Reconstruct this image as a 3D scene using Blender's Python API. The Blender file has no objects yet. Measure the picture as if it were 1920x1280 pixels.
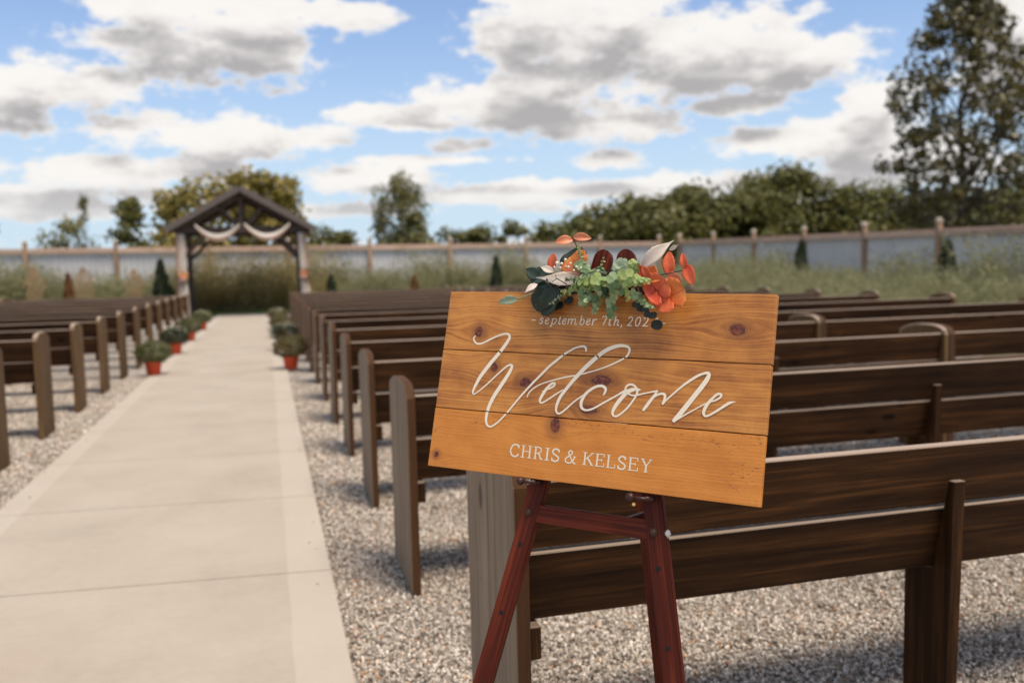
import bpy, bmesh, math, random
import numpy as np
from mathutils import Vector, Matrix, noise
random.seed(7); rng = np.random.default_rng(7)
sc = bpy.context.scene
WELCOME=[[(0.0867, 0.3122, 0.003), (0.0827, 0.3076, 0.00375), (0.0853, 0.3007, 0.0045), (0.0919, 0.2956, 0.00487), (0.1001, 0.2943, 0.00487), (0.1122, 0.2977, 0.0045), (0.1292, 0.3062, 0.0045), (0.1461, 0.3141, 0.0045), (0.1611, 0.3191, 0.00487), (0.172, 0.3204, 0.00525), (0.178, 0.3171, 0.00637), (0.179, 0.3099, 0.00788), (0.1729, 0.298, 0.00937), (0.1627, 0.2829, 0.00975), (0.1524, 0.2688, 0.01012), (0.139, 0.2526, 0.0105), (0.1259, 0.2343, 0.0105), (0.1146, 0.218, 0.01012), (0.1067, 0.2019, 0.00862), (0.1016, 0.1898, 0.00712), (0.0992, 0.1799, 0.00525), (0.1025, 0.1758, 0.00337), (0.109, 0.1786, 0.003), (0.1232, 0.1902, 0.00375), (0.1391, 0.2048, 0.00412), (0.1587, 0.2243, 0.00412), (0.1744, 0.2387, 0.0045), (0.1844, 0.2466, 0.00487), (0.1929, 0.2485, 0.006), (0.1952, 0.2442, 0.0075), (0.1908, 0.2318, 0.00937), (0.182, 0.2159, 0.01012), (0.1713, 0.198, 0.0105), (0.1605, 0.1799, 0.0105), (0.1519, 0.162, 0.01012), (0.1472, 0.1482, 0.00937), (0.1447, 0.1345, 0.00825), (0.1439, 0.121, 0.0075), (0.1471, 0.1098, 0.006), (0.1546, 0.1043, 0.00487), (0.1631, 0.1063, 0.0045), (0.1761, 0.1159, 0.0045), (0.1894, 0.1303, 0.0045), (0.2025, 0.1465, 0.00487), (0.219, 0.1685, 0.00487), (0.2374, 0.1915, 0.00525), (0.2559, 0.2125, 0.00562), (0.2726, 0.2305, 0.006), (0.291, 0.2503, 0.00637), (0.306, 0.2632, 0.00675), (0.3228, 0.2777, 0.006), (0.3342, 0.2851, 0.00525), (0.3475, 0.2931, 0.00487), (0.3612, 0.2974, 0.00487), (0.3701, 0.2983, 0.00525), (0.3752, 0.2942, 0.00562), (0.376, 0.2881, 0.0045)], [(0.2432, 0.1781, 0.00225), (0.2441, 0.1825, 0.003), (0.248, 0.1898, 0.00337), (0.2565, 0.1984, 0.00337), (0.2701, 0.2073, 0.003), (0.286, 0.2139, 0.003), (0.302, 0.2193, 0.00337), (0.3199, 0.2246, 0.00337), (0.3377, 0.2293, 0.00375), (0.3536, 0.2326, 0.00375), (0.3731, 0.2374, 0.00337), (0.3923, 0.2434, 0.003), (0.4113, 0.2498, 0.003), (0.4319, 0.2581, 0.00375), (0.4484, 0.2662, 0.00412), (0.4629, 0.2741, 0.00412), (0.4726, 0.2818, 0.00487), (0.4768, 0.2919, 0.00562), (0.4751, 0.2991, 0.006), (0.4674, 0.3027, 0.00675), (0.4559, 0.3034, 0.00788), (0.4427, 0.3005, 0.009), (0.4296, 0.2954, 0.01012), (0.4168, 0.2876, 0.0105), (0.4043, 0.277, 0.01087), (0.3918, 0.2654, 0.01125), (0.3793, 0.2528, 0.01087), (0.3687, 0.2412, 0.0105), (0.3581, 0.2286, 0.00975), (0.3476, 0.2151, 0.009), (0.3372, 0.2006, 0.00862), (0.3268, 0.1851, 0.00825), (0.3213, 0.1718, 0.00788), (0.319, 0.1606, 0.00675), (0.3197, 0.1523, 0.00562), (0.3244, 0.1472, 0.00487), (0.3314, 0.1486, 0.0045), (0.3424, 0.1577, 0.0045), (0.355, 0.1705, 0.00412), (0.3677, 0.1814, 0.00375), (0.3797, 0.1905, 0.00337)], [(0.2803, 0.1933, 0.003), (0.2901, 0.198, 0.00337), (0.299, 0.2016, 0.0045), (0.3066, 0.2071, 0.00525), (0.3087, 0.2122, 0.00525), (0.3044, 0.2135, 0.00525), (0.2971, 0.2084, 0.00637), (0.2881, 0.1975, 0.00788), (0.2804, 0.184, 0.00788), (0.2764, 0.1743, 0.00675), (0.2776, 0.1684, 0.0045), (0.2835, 0.1681, 0.00412), (0.2951, 0.1756, 0.00412), (0.3084, 0.1849, 0.00412), (0.3197, 0.193, 0.00375), (0.3311, 0.2002, 0.00262)], [(0.4276, 0.1954, 0.00375), (0.4305, 0.201, 0.00562), (0.4313, 0.2074, 0.00675), (0.4273, 0.212, 0.00712), (0.4193, 0.2141, 0.00675), (0.4079, 0.2114, 0.00675), (0.395, 0.2033, 0.00712), (0.3844, 0.1926, 0.00788), (0.3787, 0.1813, 0.00825), (0.3773, 0.1721, 0.00788), (0.3798, 0.164, 0.00637), (0.3873, 0.1597, 0.00525), (0.398, 0.1605, 0.00487), (0.4111, 0.1663, 0.0045), (0.4275, 0.1765, 0.0045), (0.4437, 0.1866, 0.0045), (0.4599, 0.1966, 0.0045), (0.4741, 0.2056, 0.00562), (0.4813, 0.2092, 0.00375)], [(0.5089, 0.211, 0.00412), (0.498, 0.2115, 0.00825), (0.4871, 0.2078, 0.00975), (0.4775, 0.2004, 0.01012), (0.4683, 0.1891, 0.01012), (0.4601, 0.177, 0.00975), (0.4542, 0.165, 0.00788), (0.4527, 0.1577, 0.00637), (0.4562, 0.1521, 0.00487), (0.4638, 0.1523, 0.0045), (0.4752, 0.1608, 0.0045), (0.487, 0.1736, 0.00487), (0.4967, 0.1884, 0.00487), (0.5025, 0.2003, 0.00525), (0.5036, 0.2083, 0.00562), (0.4984, 0.2169, 0.00525), (0.4895, 0.2211, 0.00487), (0.4812, 0.2189, 0.00487), (0.4767, 0.2129, 0.0045), (0.4779, 0.2058, 0.00412), (0.4851, 0.2006, 0.00375), (0.4957, 0.1981, 0.00375), (0.5066, 0.2002, 0.00375), (0.5193, 0.204, 0.00337), (0.5329, 0.2075, 0.00337), (0.5426, 0.2099, 0.00412), (0.548, 0.2103, 0.00412)], [(0.547, 0.2109, 0.00487), (0.5433, 0.2028, 0.00637), (0.5353, 0.1909, 0.0075), (0.5274, 0.1789, 0.00788), (0.5213, 0.1697, 0.00637)], [(0.5299, 0.1817, 0.00375), (0.5336, 0.1899, 0.0045), (0.5419, 0.1983, 0.0045), (0.5522, 0.2046, 0.00487), (0.5608, 0.2058, 0.00562), (0.5651, 0.203, 0.00637), (0.565, 0.1946, 0.00637), (0.5618, 0.1848, 0.0045), (0.5679, 0.1922, 0.00375), (0.5777, 0.2024, 0.00412), (0.5908, 0.2154, 0.0045), (0.6039, 0.2274, 0.00525), (0.617, 0.2377, 0.006), (0.6302, 0.247, 0.006), (0.6419, 0.2525, 0.00562), (0.6504, 0.2543, 0.00675), (0.6538, 0.2509, 0.00862), (0.6507, 0.2413, 0.0105), (0.6424, 0.2272, 0.01125), (0.6301, 0.2093, 0.01125), (0.6178, 0.1913, 0.01162), (0.6054, 0.1733, 0.01162), (0.596, 0.1606, 0.0105), (0.5889, 0.1518, 0.00788), (0.5965, 0.1559, 0.0045), (0.6131, 0.1671, 0.00337), (0.6296, 0.1777, 0.003), (0.646, 0.1882, 0.003), (0.6574, 0.1944, 0.00337), (0.6723, 0.2002, 0.00412), (0.6803, 0.2058, 0.00487), (0.6829, 0.211, 0.00525), (0.6793, 0.2135, 0.00525), (0.6731, 0.2112, 0.00562), (0.6652, 0.2031, 0.006), (0.6576, 0.1933, 0.0075), (0.6524, 0.1836, 0.00788), (0.6498, 0.1741, 0.00675), (0.6521, 0.1678, 0.00525), (0.6581, 0.1674, 0.0045), (0.6695, 0.1739, 0.00487), (0.6823, 0.1832, 0.00562), (0.6934, 0.1916, 0.00637), (0.7013, 0.1968, 0.00562), (0.712, 0.1996, 0.00112)]]
NAMES=[('C', 0.2154, 0.2389, 0.0436, 0.0704), ('H', 0.2425, 0.2716, 0.0434, 0.0702), ('R', 0.2748, 0.2987, 0.0433, 0.0701), ('I', 0.3028, 0.3157, 0.0432, 0.0699), ('S', 0.3192, 0.3399, 0.0431, 0.0698), ('&', 0.3532, 0.3789, 0.0429, 0.0696), ('K', 0.3943, 0.4211, 0.0427, 0.0693), ('E', 0.4236, 0.4457, 0.0426, 0.0692), ('L', 0.4492, 0.4704, 0.0425, 0.069), ('S', 0.4751, 0.4948, 0.0423, 0.0689), ('E', 0.4985, 0.5216, 0.0422, 0.0687), ('Y', 0.5259, 0.5513, 0.0421, 0.0685)]
DATE=[('-', 0.232, 0.2414, 0.3466, 0.3675), ('s', 0.2516, 0.2626, 0.3466, 0.3674), ('e', 0.266, 0.2774, 0.3466, 0.3674), ('p', 0.2789, 0.2965, 0.3467, 0.3673), ('t', 0.2985, 0.307, 0.3467, 0.3673), ('e', 0.3092, 0.3202, 0.3467, 0.3673), ('m', 0.3226, 0.3479, 0.3468, 0.3672), ('b', 0.351, 0.3646, 0.3468, 0.3671), ('e', 0.3676, 0.3788, 0.3468, 0.3671), ('r', 0.3816, 0.3937, 0.3469, 0.367), ('7', 0.4053, 0.4173, 0.3469, 0.367), ('t', 0.4205, 0.4286, 0.347, 0.3669), ('h', 0.4328, 0.4469, 0.347, 0.3669), (',', 0.4482, 0.4538, 0.347, 0.3668), ('2', 0.4646, 0.4779, 0.3471, 0.3668), ('0', 0.4827, 0.4955, 0.3471, 0.3667), ('2', 0.4996, 0.5131, 0.3471, 0.3667), ('4', 0.5177, 0.5338, 0.3472, 0.3666), ('-', 0.5424, 0.5508, 0.3472, 0.3666)]
KNOTS=[(0.0946, 0.3227, 0.012, 0.0156), (0.7039, 0.3454, 0.018, 0.0144), (0.1484, 0.2414, 0.0108, 0.0132), (0.2338, 0.2115, 0.0168, 0.0132), (0.4194, 0.2258, 0.0264, 0.0144), (0.3968, 0.1605, 0.024, 0.0108), (0.0198, 0.0283, 0.0072, 0.0084), (0.3206, 0.1208, 0.0132, 0.0192)]
LEAVES=[('orange_pale', 'flat', (0.3286, 0.532, 0.03), (0.2912, 0.5228, 0.045), 0.0103), ('orange_pale', 'flat', (0.3278, 0.5386, 0.03), (0.369, 0.5372, 0.02), 0.0093), ('red_orange', 'oval', (0.2817, 0.4659, 0.02), (0.2776, 0.5054, 0.02), 0.0143), ('orange', 'round', (0.3503, 0.4635, 0.012), (0.3145, 0.5016, 0.005), 0.0342), ('dark_green', 'round', (0.3365, 0.4742, -0.004), (0.3074, 0.5179, -0.006), 0.0328), ('red_orange', 'oval', (0.5573, 0.4516, 0.02), (0.5514, 0.5061, 0.02), 0.0135), ('red_orange', 'flat', (0.5992, 0.4594, 0.045), (0.5895, 0.4942, 0.045), 0.008), ('red_orange', 'oval', (0.5987, 0.4686, 0.045), (0.6206, 0.4248, 0.05), 0.0135), ('orange', 'oval', (0.5219, 0.4432, 0.04), (0.5308, 0.4683, 0.045), 0.0157), ('orange', 'oval', (0.522, 0.4437, 0.045), (0.5488, 0.4357, 0.05), 0.0107), ('red', 'oval', (0.5092, 0.4462, 0.035), (0.4929, 0.4695, 0.045), 0.0107), ('red', 'oval', (0.4968, 0.4457, 0.03), (0.4915, 0.4639, 0.04), 0.01), ('red_orange', 'oval', (0.5221, 0.442, 0.045), (0.5057, 0.4663, 0.05), 0.0093), ('red', 'round', (0.5396, 0.4166, 0.038), (0.5202, 0.4013, 0.045), 0.0328), ('red_orange', 'round', (0.5404, 0.4161, 0.04), (0.562, 0.4345, 0.048), 0.0328), ('orange_pale', 'round', (0.5528, 0.4474, 0.03), (0.5883, 0.4339, 0.03), 0.0157), ('orange', 'round', (0.5684, 0.4034, 0.038), (0.6005, 0.4177, 0.042), 0.0328), ('red_orange', 'round', (0.5676, 0.4034, 0.038), (0.5461, 0.3758, 0.04), 0.0328), ('red', 'round', (0.53, 0.4315, 0.025), (0.5159, 0.432, 0.03), 0.0185), ('cream', 'lance', (0.496, 0.4695, 0.025), (0.5587, 0.5291, 0.02), 0.015), ('cream', 'lance', (0.5511, 0.5076, 0.022), (0.5733, 0.5166, 0.03), 0.0046), ('cream', 'lance', (0.3746, 0.4408, 0.045), (0.2515, 0.4437, 0.04), 0.0171), ('cream', 'lance', (0.2972, 0.4561, 0.042), (0.2626, 0.4669, 0.05), 0.008), ('cream', 'lance', (0.2592, 0.4281, 0.044), (0.2348, 0.405, 0.055), 0.008), ('teal', 'round', (0.2796, 0.4631, 0.015), (0.2208, 0.4479, 0.01), 0.0214), ('teal', 'oval', (0.2471, 0.4507, 0.012), (0.2123, 0.4687, 0.02), 0.0143), ('teal', 'oval', (0.2735, 0.43, 0.016), (0.2255, 0.4341, 0.012), 0.0114), ('dark_green', 'round', (0.3033, 0.4171, 0.03), (0.2421, 0.3812, 0.02), 0.0257), ('dark_green', 'round', (0.3018, 0.423, 0.032), (0.271, 0.361, 0.022), 0.0242), ('black_green', 'round', (0.5025, 0.3888, 0.02), (0.505, 0.3747, 0.018), 0.0115), ('black_green', 'round', (0.5153, 0.3762, 0.02), (0.5178, 0.3622, 0.018), 0.0078), ('black_green', 'round', (0.5269, 0.3747, 0.02), (0.5294, 0.3607, 0.018), 0.0115), ('black_green', 'round', (0.4909, 0.3972, 0.02), (0.4935, 0.3831, 0.018), 0.0115), ('black_green', 'round', (0.5105, 0.3889, 0.02), (0.513, 0.3749, 0.018), 0.0103), ('black_green', 'round', (0.5408, 0.3581, 0.02), (0.5381, 0.3368, 0.016), 0.0121), ('black_green', 'round', (0.2972, 0.4531, 0.012), (0.3067, 0.4409, 0.012), 0.0103), ('black_green', 'round', (0.3075, 0.4417, 0.012), (0.3169, 0.4295, 0.012), 0.0103), ('black_green', 'round', (0.3226, 0.4044, 0.012), (0.3319, 0.3925, 0.012), 0.0103), ('black_green', 'round', (0.2909, 0.3895, 0.012), (0.3004, 0.3774, 0.012), 0.0103), ('black_green', 'round', (0.3011, 0.3928, 0.012), (0.3105, 0.3808, 0.012), 0.0103), ('black_green', 'round', (0.2733, 0.3876, 0.012), (0.2829, 0.3755, 0.012), 0.0103), ('black_green', 'round', (0.3208, 0.4044, 0.012), (0.3301, 0.3924, 0.012), 0.0103), ('sage', 'oval', (0.2061, 0.3958, 0.03), (0.1586, 0.3866, 0.035), 0.01)]
STEMS=[('stem_dark', [(0.3477, 0.4939, 0.02), (0.3398, 0.5137, 0.025), (0.3295, 0.532, 0.03)], 0.0012), ('stem_green', [(0.2061, 0.3958, 0.03), (0.2297, 0.4051, 0.03), (0.2496, 0.4133, 0.025)], 0.0018), ('stem_dark', [(0.5219, 0.4436, 0.04), (0.5566, 0.4508, 0.042), (0.5985, 0.4582, 0.045)], 0.0011), ('stem_dark', [(0.5674, 0.4029, 0.04), (0.5533, 0.4109, 0.041), (0.535, 0.4178, 0.04)], 0.0009), ('stem_dark', [(0.3637, 0.419, 0.03), (0.3873, 0.4243, 0.035), (0.402, 0.4275, 0.035)], 0.003), ('stem_dark', [(0.3016, 0.4303, 0.055), (0.3104, 0.4367, 0.055), (0.3083, 0.4463, 0.055)], 0.0009), ('stem_dark', [(0.3102, 0.4383, 0.055), (0.3214, 0.4332, 0.05), (0.3348, 0.4261, 0.04)], 0.0012), ('stem_pink', [(0.3064, 0.4741, 0.052), (0.3291, 0.4602, 0.05), (0.3746, 0.4416, 0.045)], 0.0006), ('stem_pink', [(0.3181, 0.4724, 0.052), (0.3349, 0.4593, 0.05), (0.3746, 0.4416, 0.045)], 0.0006), ('stem_pink', [(0.326, 0.4811, 0.052), (0.3388, 0.4637, 0.05), (0.3746, 0.4416, 0.045)], 0.0006), ('stem_pink', [(0.3397, 0.4725, 0.052), (0.3456, 0.4594, 0.05), (0.3746, 0.4416, 0.045)], 0.0006), ('stem_pink', [(0.3555, 0.4644, 0.052), (0.3535, 0.4554, 0.05), (0.3746, 0.4416, 0.045)], 0.0006), ('stem_pink', [(0.3663, 0.462, 0.052), (0.359, 0.4542, 0.05), (0.3746, 0.4416, 0.045)], 0.0006), ('stem_pink', [(0.3677, 0.4549, 0.052), (0.3596, 0.4506, 0.05), (0.3746, 0.4416, 0.045)], 0.0006), ('stem_pink', [(0.3496, 0.4565, 0.052), (0.3506, 0.4515, 0.05), (0.3746, 0.4416, 0.045)], 0.0006), ('stem_pink', [(0.3358, 0.4646, 0.052), (0.3437, 0.4555, 0.05), (0.3746, 0.4416, 0.045)], 0.0006), ('stem_pink', [(0.3012, 0.464, 0.052), (0.3265, 0.4551, 0.05), (0.3746, 0.4416, 0.045)], 0.0006), ('stem_pink', [(0.3161, 0.4631, 0.052), (0.3339, 0.4547, 0.05), (0.3746, 0.4416, 0.045)], 0.0006), ('stem_pink', [(0.3287, 0.4662, 0.052), (0.3402, 0.4563, 0.05), (0.3746, 0.4416, 0.045)], 0.0006)]
BERRIES=[(0.3064, 0.4741, 0.052, 0.0037), (0.3181, 0.4724, 0.052, 0.00314), (0.326, 0.4811, 0.052, 0.00314), (0.3397, 0.4725, 0.052, 0.0028), (0.3555, 0.4644, 0.052, 0.00291), (0.3663, 0.462, 0.052, 0.00246), (0.3677, 0.4549, 0.052, 0.00246), (0.3496, 0.4565, 0.052, 0.00258), (0.3358, 0.4646, 0.052, 0.00291), (0.3012, 0.464, 0.052, 0.00291), (0.3161, 0.4631, 0.052, 0.00269), (0.3287, 0.4662, 0.052, 0.00202)]
SPRIGS=[([(0.3872, 0.4199, 0.06), (0.355, 0.4072, 0.06), (0.3223, 0.3981, 0.05), (0.2958, 0.3814, 0.045)], 0.00665, 0.00332, 9, 'euc'), ([(0.3948, 0.4261, 0.06), (0.3721, 0.4249, 0.065), (0.3521, 0.4091, 0.065), (0.3295, 0.407, 0.06)], 0.00855, 0.00475, 9, 'euc_light'), ([(0.389, 0.438, 0.05), (0.3686, 0.4355, 0.06), (0.3465, 0.4355, 0.06), (0.3295, 0.438, 0.05)], 0.0076, 0.00475, 6, 'euc'), ([(0.3934, 0.432, 0.05), (0.3989, 0.4226, 0.06), (0.3715, 0.4331, 0.06), (0.3625, 0.4296, 0.06)], 0.00855, 0.00665, 6, 'euc_light'), ([(0.3829, 0.4522, 0.04), (0.368, 0.4664, 0.04), (0.3602, 0.4843, 0.04), (0.3503, 0.5002, 0.035), (0.3444, 0.5143, 0.03)], 0.00855, 0.0038, 8, 'euc'), ([(0.3501, 0.502, 0.035), (0.3446, 0.5119, 0.032), (0.3453, 0.5233, 0.03)], 0.00475, 0.00237, 4, 'euc_light'), ([(0.4097, 0.4356, 0.05), (0.404, 0.4508, 0.045), (0.4113, 0.4684, 0.045), (0.4146, 0.4877, 0.045)], 0.00665, 0.00285, 5, 'euc'), ([(0.4043, 0.4401, 0.06), (0.4178, 0.4237, 0.07), (0.4335, 0.4306, 0.07), (0.4359, 0.4366, 0.06)], 0.0095, 0.0076, 6, 'euc_light'), ([(0.4132, 0.4239, 0.055), (0.4167, 0.4123, 0.06), (0.4194, 0.3991, 0.05), (0.4077, 0.3862, 0.045), (0.4024, 0.3646, 0.04)], 0.00855, 0.00475, 10, 'euc'), ([(0.4413, 0.4366, 0.06), (0.4523, 0.4238, 0.07), (0.4538, 0.408, 0.065), (0.4491, 0.3965, 0.055), (0.4459, 0.3908, 0.05)], 0.01045, 0.00665, 10, 'euc'), ([(0.4397, 0.3976, 0.05), (0.441, 0.3832, 0.045), (0.4446, 0.3678, 0.045), (0.4441, 0.3558, 0.045)], 0.0076, 0.0076, 5, 'euc'), ([(0.4726, 0.4468, 0.06), (0.4839, 0.4294, 0.075), (0.4871, 0.4159, 0.075), (0.4844, 0.4048, 0.065), (0.4838, 0.3901, 0.055)], 0.01235, 0.0038, 9, 'euc_light'), ([(0.485, 0.4095, 0.045), (0.4963, 0.4027, 0.045), (0.5115, 0.3927, 0.045), (0.523, 0.3827, 0.045), (0.539, 0.3788, 0.045)], 0.0076, 0.0038, 9, 'euc'), ([(0.4909, 0.439, 0.05), (0.5062, 0.4298, 0.06), (0.5198, 0.4332, 0.06), (0.5285, 0.4327, 0.055)], 0.00855, 0.00475, 6, 'euc_light'), ([(0.3861, 0.3988, 0.05), (0.3932, 0.389, 0.055), (0.3998, 0.396, 0.055), (0.4112, 0.3903, 0.05)], 0.00855, 0.00665, 6, 'euc'), ([(0.3921, 0.4113, 0.05), (0.3783, 0.4054, 0.055), (0.3744, 0.3908, 0.05), (0.3869, 0.3796, 0.045)], 0.0076, 0.00475, 8, 'euc'), ([(0.3759, 0.3873, 0.045), (0.3665, 0.3809, 0.045), (0.3594, 0.3839, 0.045)], 0.0038, 0.00237, 3, 'euc'), ([(0.4759, 0.4761, 0.04), (0.4855, 0.4712, 0.045), (0.4898, 0.4643, 0.045), (0.488, 0.4493, 0.05)], 0.00665, 0.0057, 6, 'euc_light'), ([(0.4031, 0.4556, 0.04), (0.3961, 0.4521, 0.04), (0.416, 0.4573, 0.04)], 0.00855, 0.0076, 3, 'euc_dark'), ([(0.3538, 0.4737, 0.04), (0.3651, 0.4616, 0.045), (0.3835, 0.4531, 0.05)], 0.00855, 0.0076, 5, 'euc'), ([(0.3793, 0.425, 0.05), (0.3795, 0.4098, 0.055), (0.3774, 0.3958, 0.055), (0.384, 0.3848, 0.05)], 0.00855, 0.0076, 7, 'euc'), ([(0.4256, 0.4252, 0.05), (0.4313, 0.4101, 0.055), (0.4249, 0.4015, 0.055)], 0.00855, 0.00665, 6, 'euc_dark'), ([(0.4608, 0.4356, 0.05), (0.4663, 0.4207, 0.055), (0.471, 0.4082, 0.05)], 0.00855, 0.0076, 6, 'euc')]
SUCC=(0.4534, 0.4676)
CLOUDS=[(-0.0483, 0.2395, 0.115, 0.0424), (-0.0952, 0.2392, 0.0666, 0.0454), (-0.0004, 0.226, 0.0666, 0.0315), (0.0796, 0.2692, 0.0726, 0.0157), (0.0127, 0.2709, 0.0908, 0.0182), (-0.2017, 0.1817, 0.0908, 0.0303), (-0.2304, 0.1648, 0.0484, 0.0242), (-0.1306, 0.152, 0.0545, 0.0169), (-0.0318, 0.1404, 0.1211, 0.0218), (0.0178, 0.1434, 0.0908, 0.0145), (-0.1533, 0.1037, 0.115, 0.0218), (-0.0868, 0.1065, 0.0726, 0.0157), (0.1074, 0.1018, 0.0787, 0.0169), (-0.208, 0.0778, 0.1029, 0.0194), (-0.1037, 0.0828, 0.0666, 0.0121), (0.3008, 0.2627, 0.0847, 0.0484), (0.3884, 0.2486, 0.1211, 0.0545), (0.4914, 0.2155, 0.1453, 0.0515), (0.574, 0.2091, 0.0787, 0.0484), (0.3468, 0.2068, 0.1029, 0.0363), (0.2988, 0.1719, 0.1392, 0.0254), (0.3754, 0.1524, 0.0969, 0.023), (0.2218, 0.1819, 0.0636, 0.0254), (0.1157, 0.1695, 0.0424, 0.0109), (0.1739, 0.1598, 0.0666, 0.0097), (0.547, 0.1265, 0.0666, 0.0157), (0.6224, 0.1277, 0.0847, 0.0242), (0.6583, 0.1543, 0.0484, 0.0363), (0.3808, 0.1155, 0.0472, 0.0133), (0.2145, 0.133, 0.0515, 0.0109), (0.1726, 0.1197, 0.1029, 0.0073), (0.3566, 0.0831, 0.1998, 0.0133), (0.5745, 0.0809, 0.1453, 0.0169), (0.5248, 0.1671, 0.0666, 0.0121), (0.7772, 0.2116, 0.0545, 0.0726), (0.6892, 0.0988, 0.0969, 0.0303), (0.237, 0.0808, 0.0847, 0.0133), (0.0886, 0.0654, 0.0908, 0.0097), (0.4447, 0.0633, 0.1816, 0.0085)]
SIGN_O=[0.3455, 2.0237, 1.0384]
SIGN_U=[0.70581, -0.70828, -0.0128]
SIGN_V=[0.19514, 0.17702, 0.96467]
SIGN_N=[-0.68099, -0.68338, 0.26315]
CAM_R=[0.963238, -0.267683, -0.022763]
CAM_U=[0.044564, 0.075648, 0.996138]
CAM_F=[0.264927, 0.960533, -0.084796]

# ------------------------------------------------------------------ camera, world, sun, exposure
cam_d = bpy.data.cameras.new('camera'); cam = bpy.data.objects.new('camera', cam_d)
sc.collection.objects.link(cam); sc.camera = cam
cr, cu, cf = Vector(CAM_R), Vector(CAM_U), Vector(CAM_F)
cam.matrix_world = Matrix(((cr.x, cu.x, -cf.x, 0), (cr.y, cu.y, -cf.y, 0), (cr.z, cu.z, -cf.z, 1.5), (0, 0, 0, 1)))
cam_d.sensor_width = 36; cam_d.lens = 30.98; cam_d.clip_start = .05; cam_d.clip_end = 3000
cam_d.dof.use_dof = True; cam_d.dof.focus_distance = 1.86; cam_d.dof.aperture_fstop = 2.65
SUN_EL, SUN_AZ = math.radians(66), math.radians(150)      # azimuth clockwise from +Y
sun_d = bpy.data.lights.new('sun', 'SUN'); sun = bpy.data.objects.new('sun', sun_d); sc.collection.objects.link(sun)
sun_d.energy = 3.1; sun_d.angle = math.radians(22); sun_d.color = (1, .885, .73)
sdir = Vector((math.sin(SUN_AZ)*math.cos(SUN_EL), math.cos(SUN_AZ)*math.cos(SUN_EL), math.sin(SUN_EL)))
sun.rotation_euler = sdir.to_track_quat('Z', 'Y').to_euler()
sc.view_settings.view_transform = 'Standard'; sc.view_settings.look = 'None'
sc.view_settings.exposure = 0.45; sc.view_settings.gamma = 1
sc.view_settings.use_curve_mapping = False
sc.cycles.use_denoising = True
sc.cycles.max_bounces = 6; sc.cycles.diffuse_bounces = 3; sc.cycles.glossy_bounces = 2; sc.cycles.transmission_bounces = 3
sc.cycles.transparent_max_bounces = 4
sc.cycles.sample_clamp_indirect = 4

class NT:
    def __init__(s, tree): s.t = tree; s.n = tree.nodes; s.l = tree.links
    def node(s, typ, **kw):
        n = s.n.new(typ)
        for k, v in kw.items(): setattr(n, k, v)
        return n
    def put(s, sock, v):
        if isinstance(v, bpy.types.NodeSocket): s.l.new(v, sock)
        elif v is not None: sock.default_value = v
    def m(s, op, a, b=None, c=None, clamp=False):
        n = s.n.new('ShaderNodeMath'); n.operation = op; n.use_clamp = clamp
        s.put(n.inputs[0], a)
        if b is not None: s.put(n.inputs[1], b)
        if c is not None: s.put(n.inputs[2], c)
        return n.outputs[0]
    def v(s, op, a, b=None):
        n = s.n.new('ShaderNodeVectorMath'); n.operation = op; s.put(n.inputs[0], a)
        if b is not None: s.put(n.inputs[3 if op == 'SCALE' else 1], b)
        return n.outputs['Value'] if op in ('LENGTH', 'DOT_PRODUCT') else n.outputs[0]
    def mix(s, f, a, b, typ='MIX'):
        n = s.n.new('ShaderNodeMix'); n.data_type = 'RGBA'; n.blend_type = typ; n.clamp_factor = True
        s.put(n.inputs[0], f); s.put(n.inputs[6], a if isinstance(a, bpy.types.NodeSocket) else (*a[:3], 1)); s.put(n.inputs[7], b if isinstance(b, bpy.types.NodeSocket) else (*b[:3], 1))
        return n.outputs[2]
    def noise(s, vec, scale, detail=2, rough=.5, dist=0, out=0):
        n = s.n.new('ShaderNodeTexNoise'); s.put(n.inputs['Vector'], vec); s.put(n.inputs['Scale'], scale)
        n.inputs['Detail'].default_value = detail; n.inputs['Roughness'].default_value = rough; n.inputs['Distortion'].default_value = dist
        return n.outputs[out]
    def ss(s, x, lo, hi, a=0., b=1.):
        n = s.n.new('ShaderNodeMapRange'); n.interpolation_type = 'SMOOTHSTEP'
        s.put(n.inputs[0], x); n.inputs[1].default_value = lo; n.inputs[2].default_value = hi
        n.inputs[3].default_value = a; n.inputs[4].default_value = b
        return n.outputs[0]
    def ramp(s, f, stops):
        n = s.n.new('ShaderNodeValToRGB'); e = n.color_ramp.elements
        while len(e) > 1: e.remove(e[0])
        e[0].position, e[0].color = stops[0][0], (*stops[0][1], 1)
        for p, c in stops[1:]: x = e.new(p); x.color = (*c, 1)
        s.put(n.inputs[0], f); return n.outputs[0]
    def xyz(s, v):
        n = s.n.new('ShaderNodeSeparateXYZ'); s.put(n.inputs[0], v); return n.outputs
    def comb(s, x, y, z):
        n = s.n.new('ShaderNodeCombineXYZ'); s.put(n.inputs[0], x); s.put(n.inputs[1], y); s.put(n.inputs[2], z); return n.outputs[0]

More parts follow.
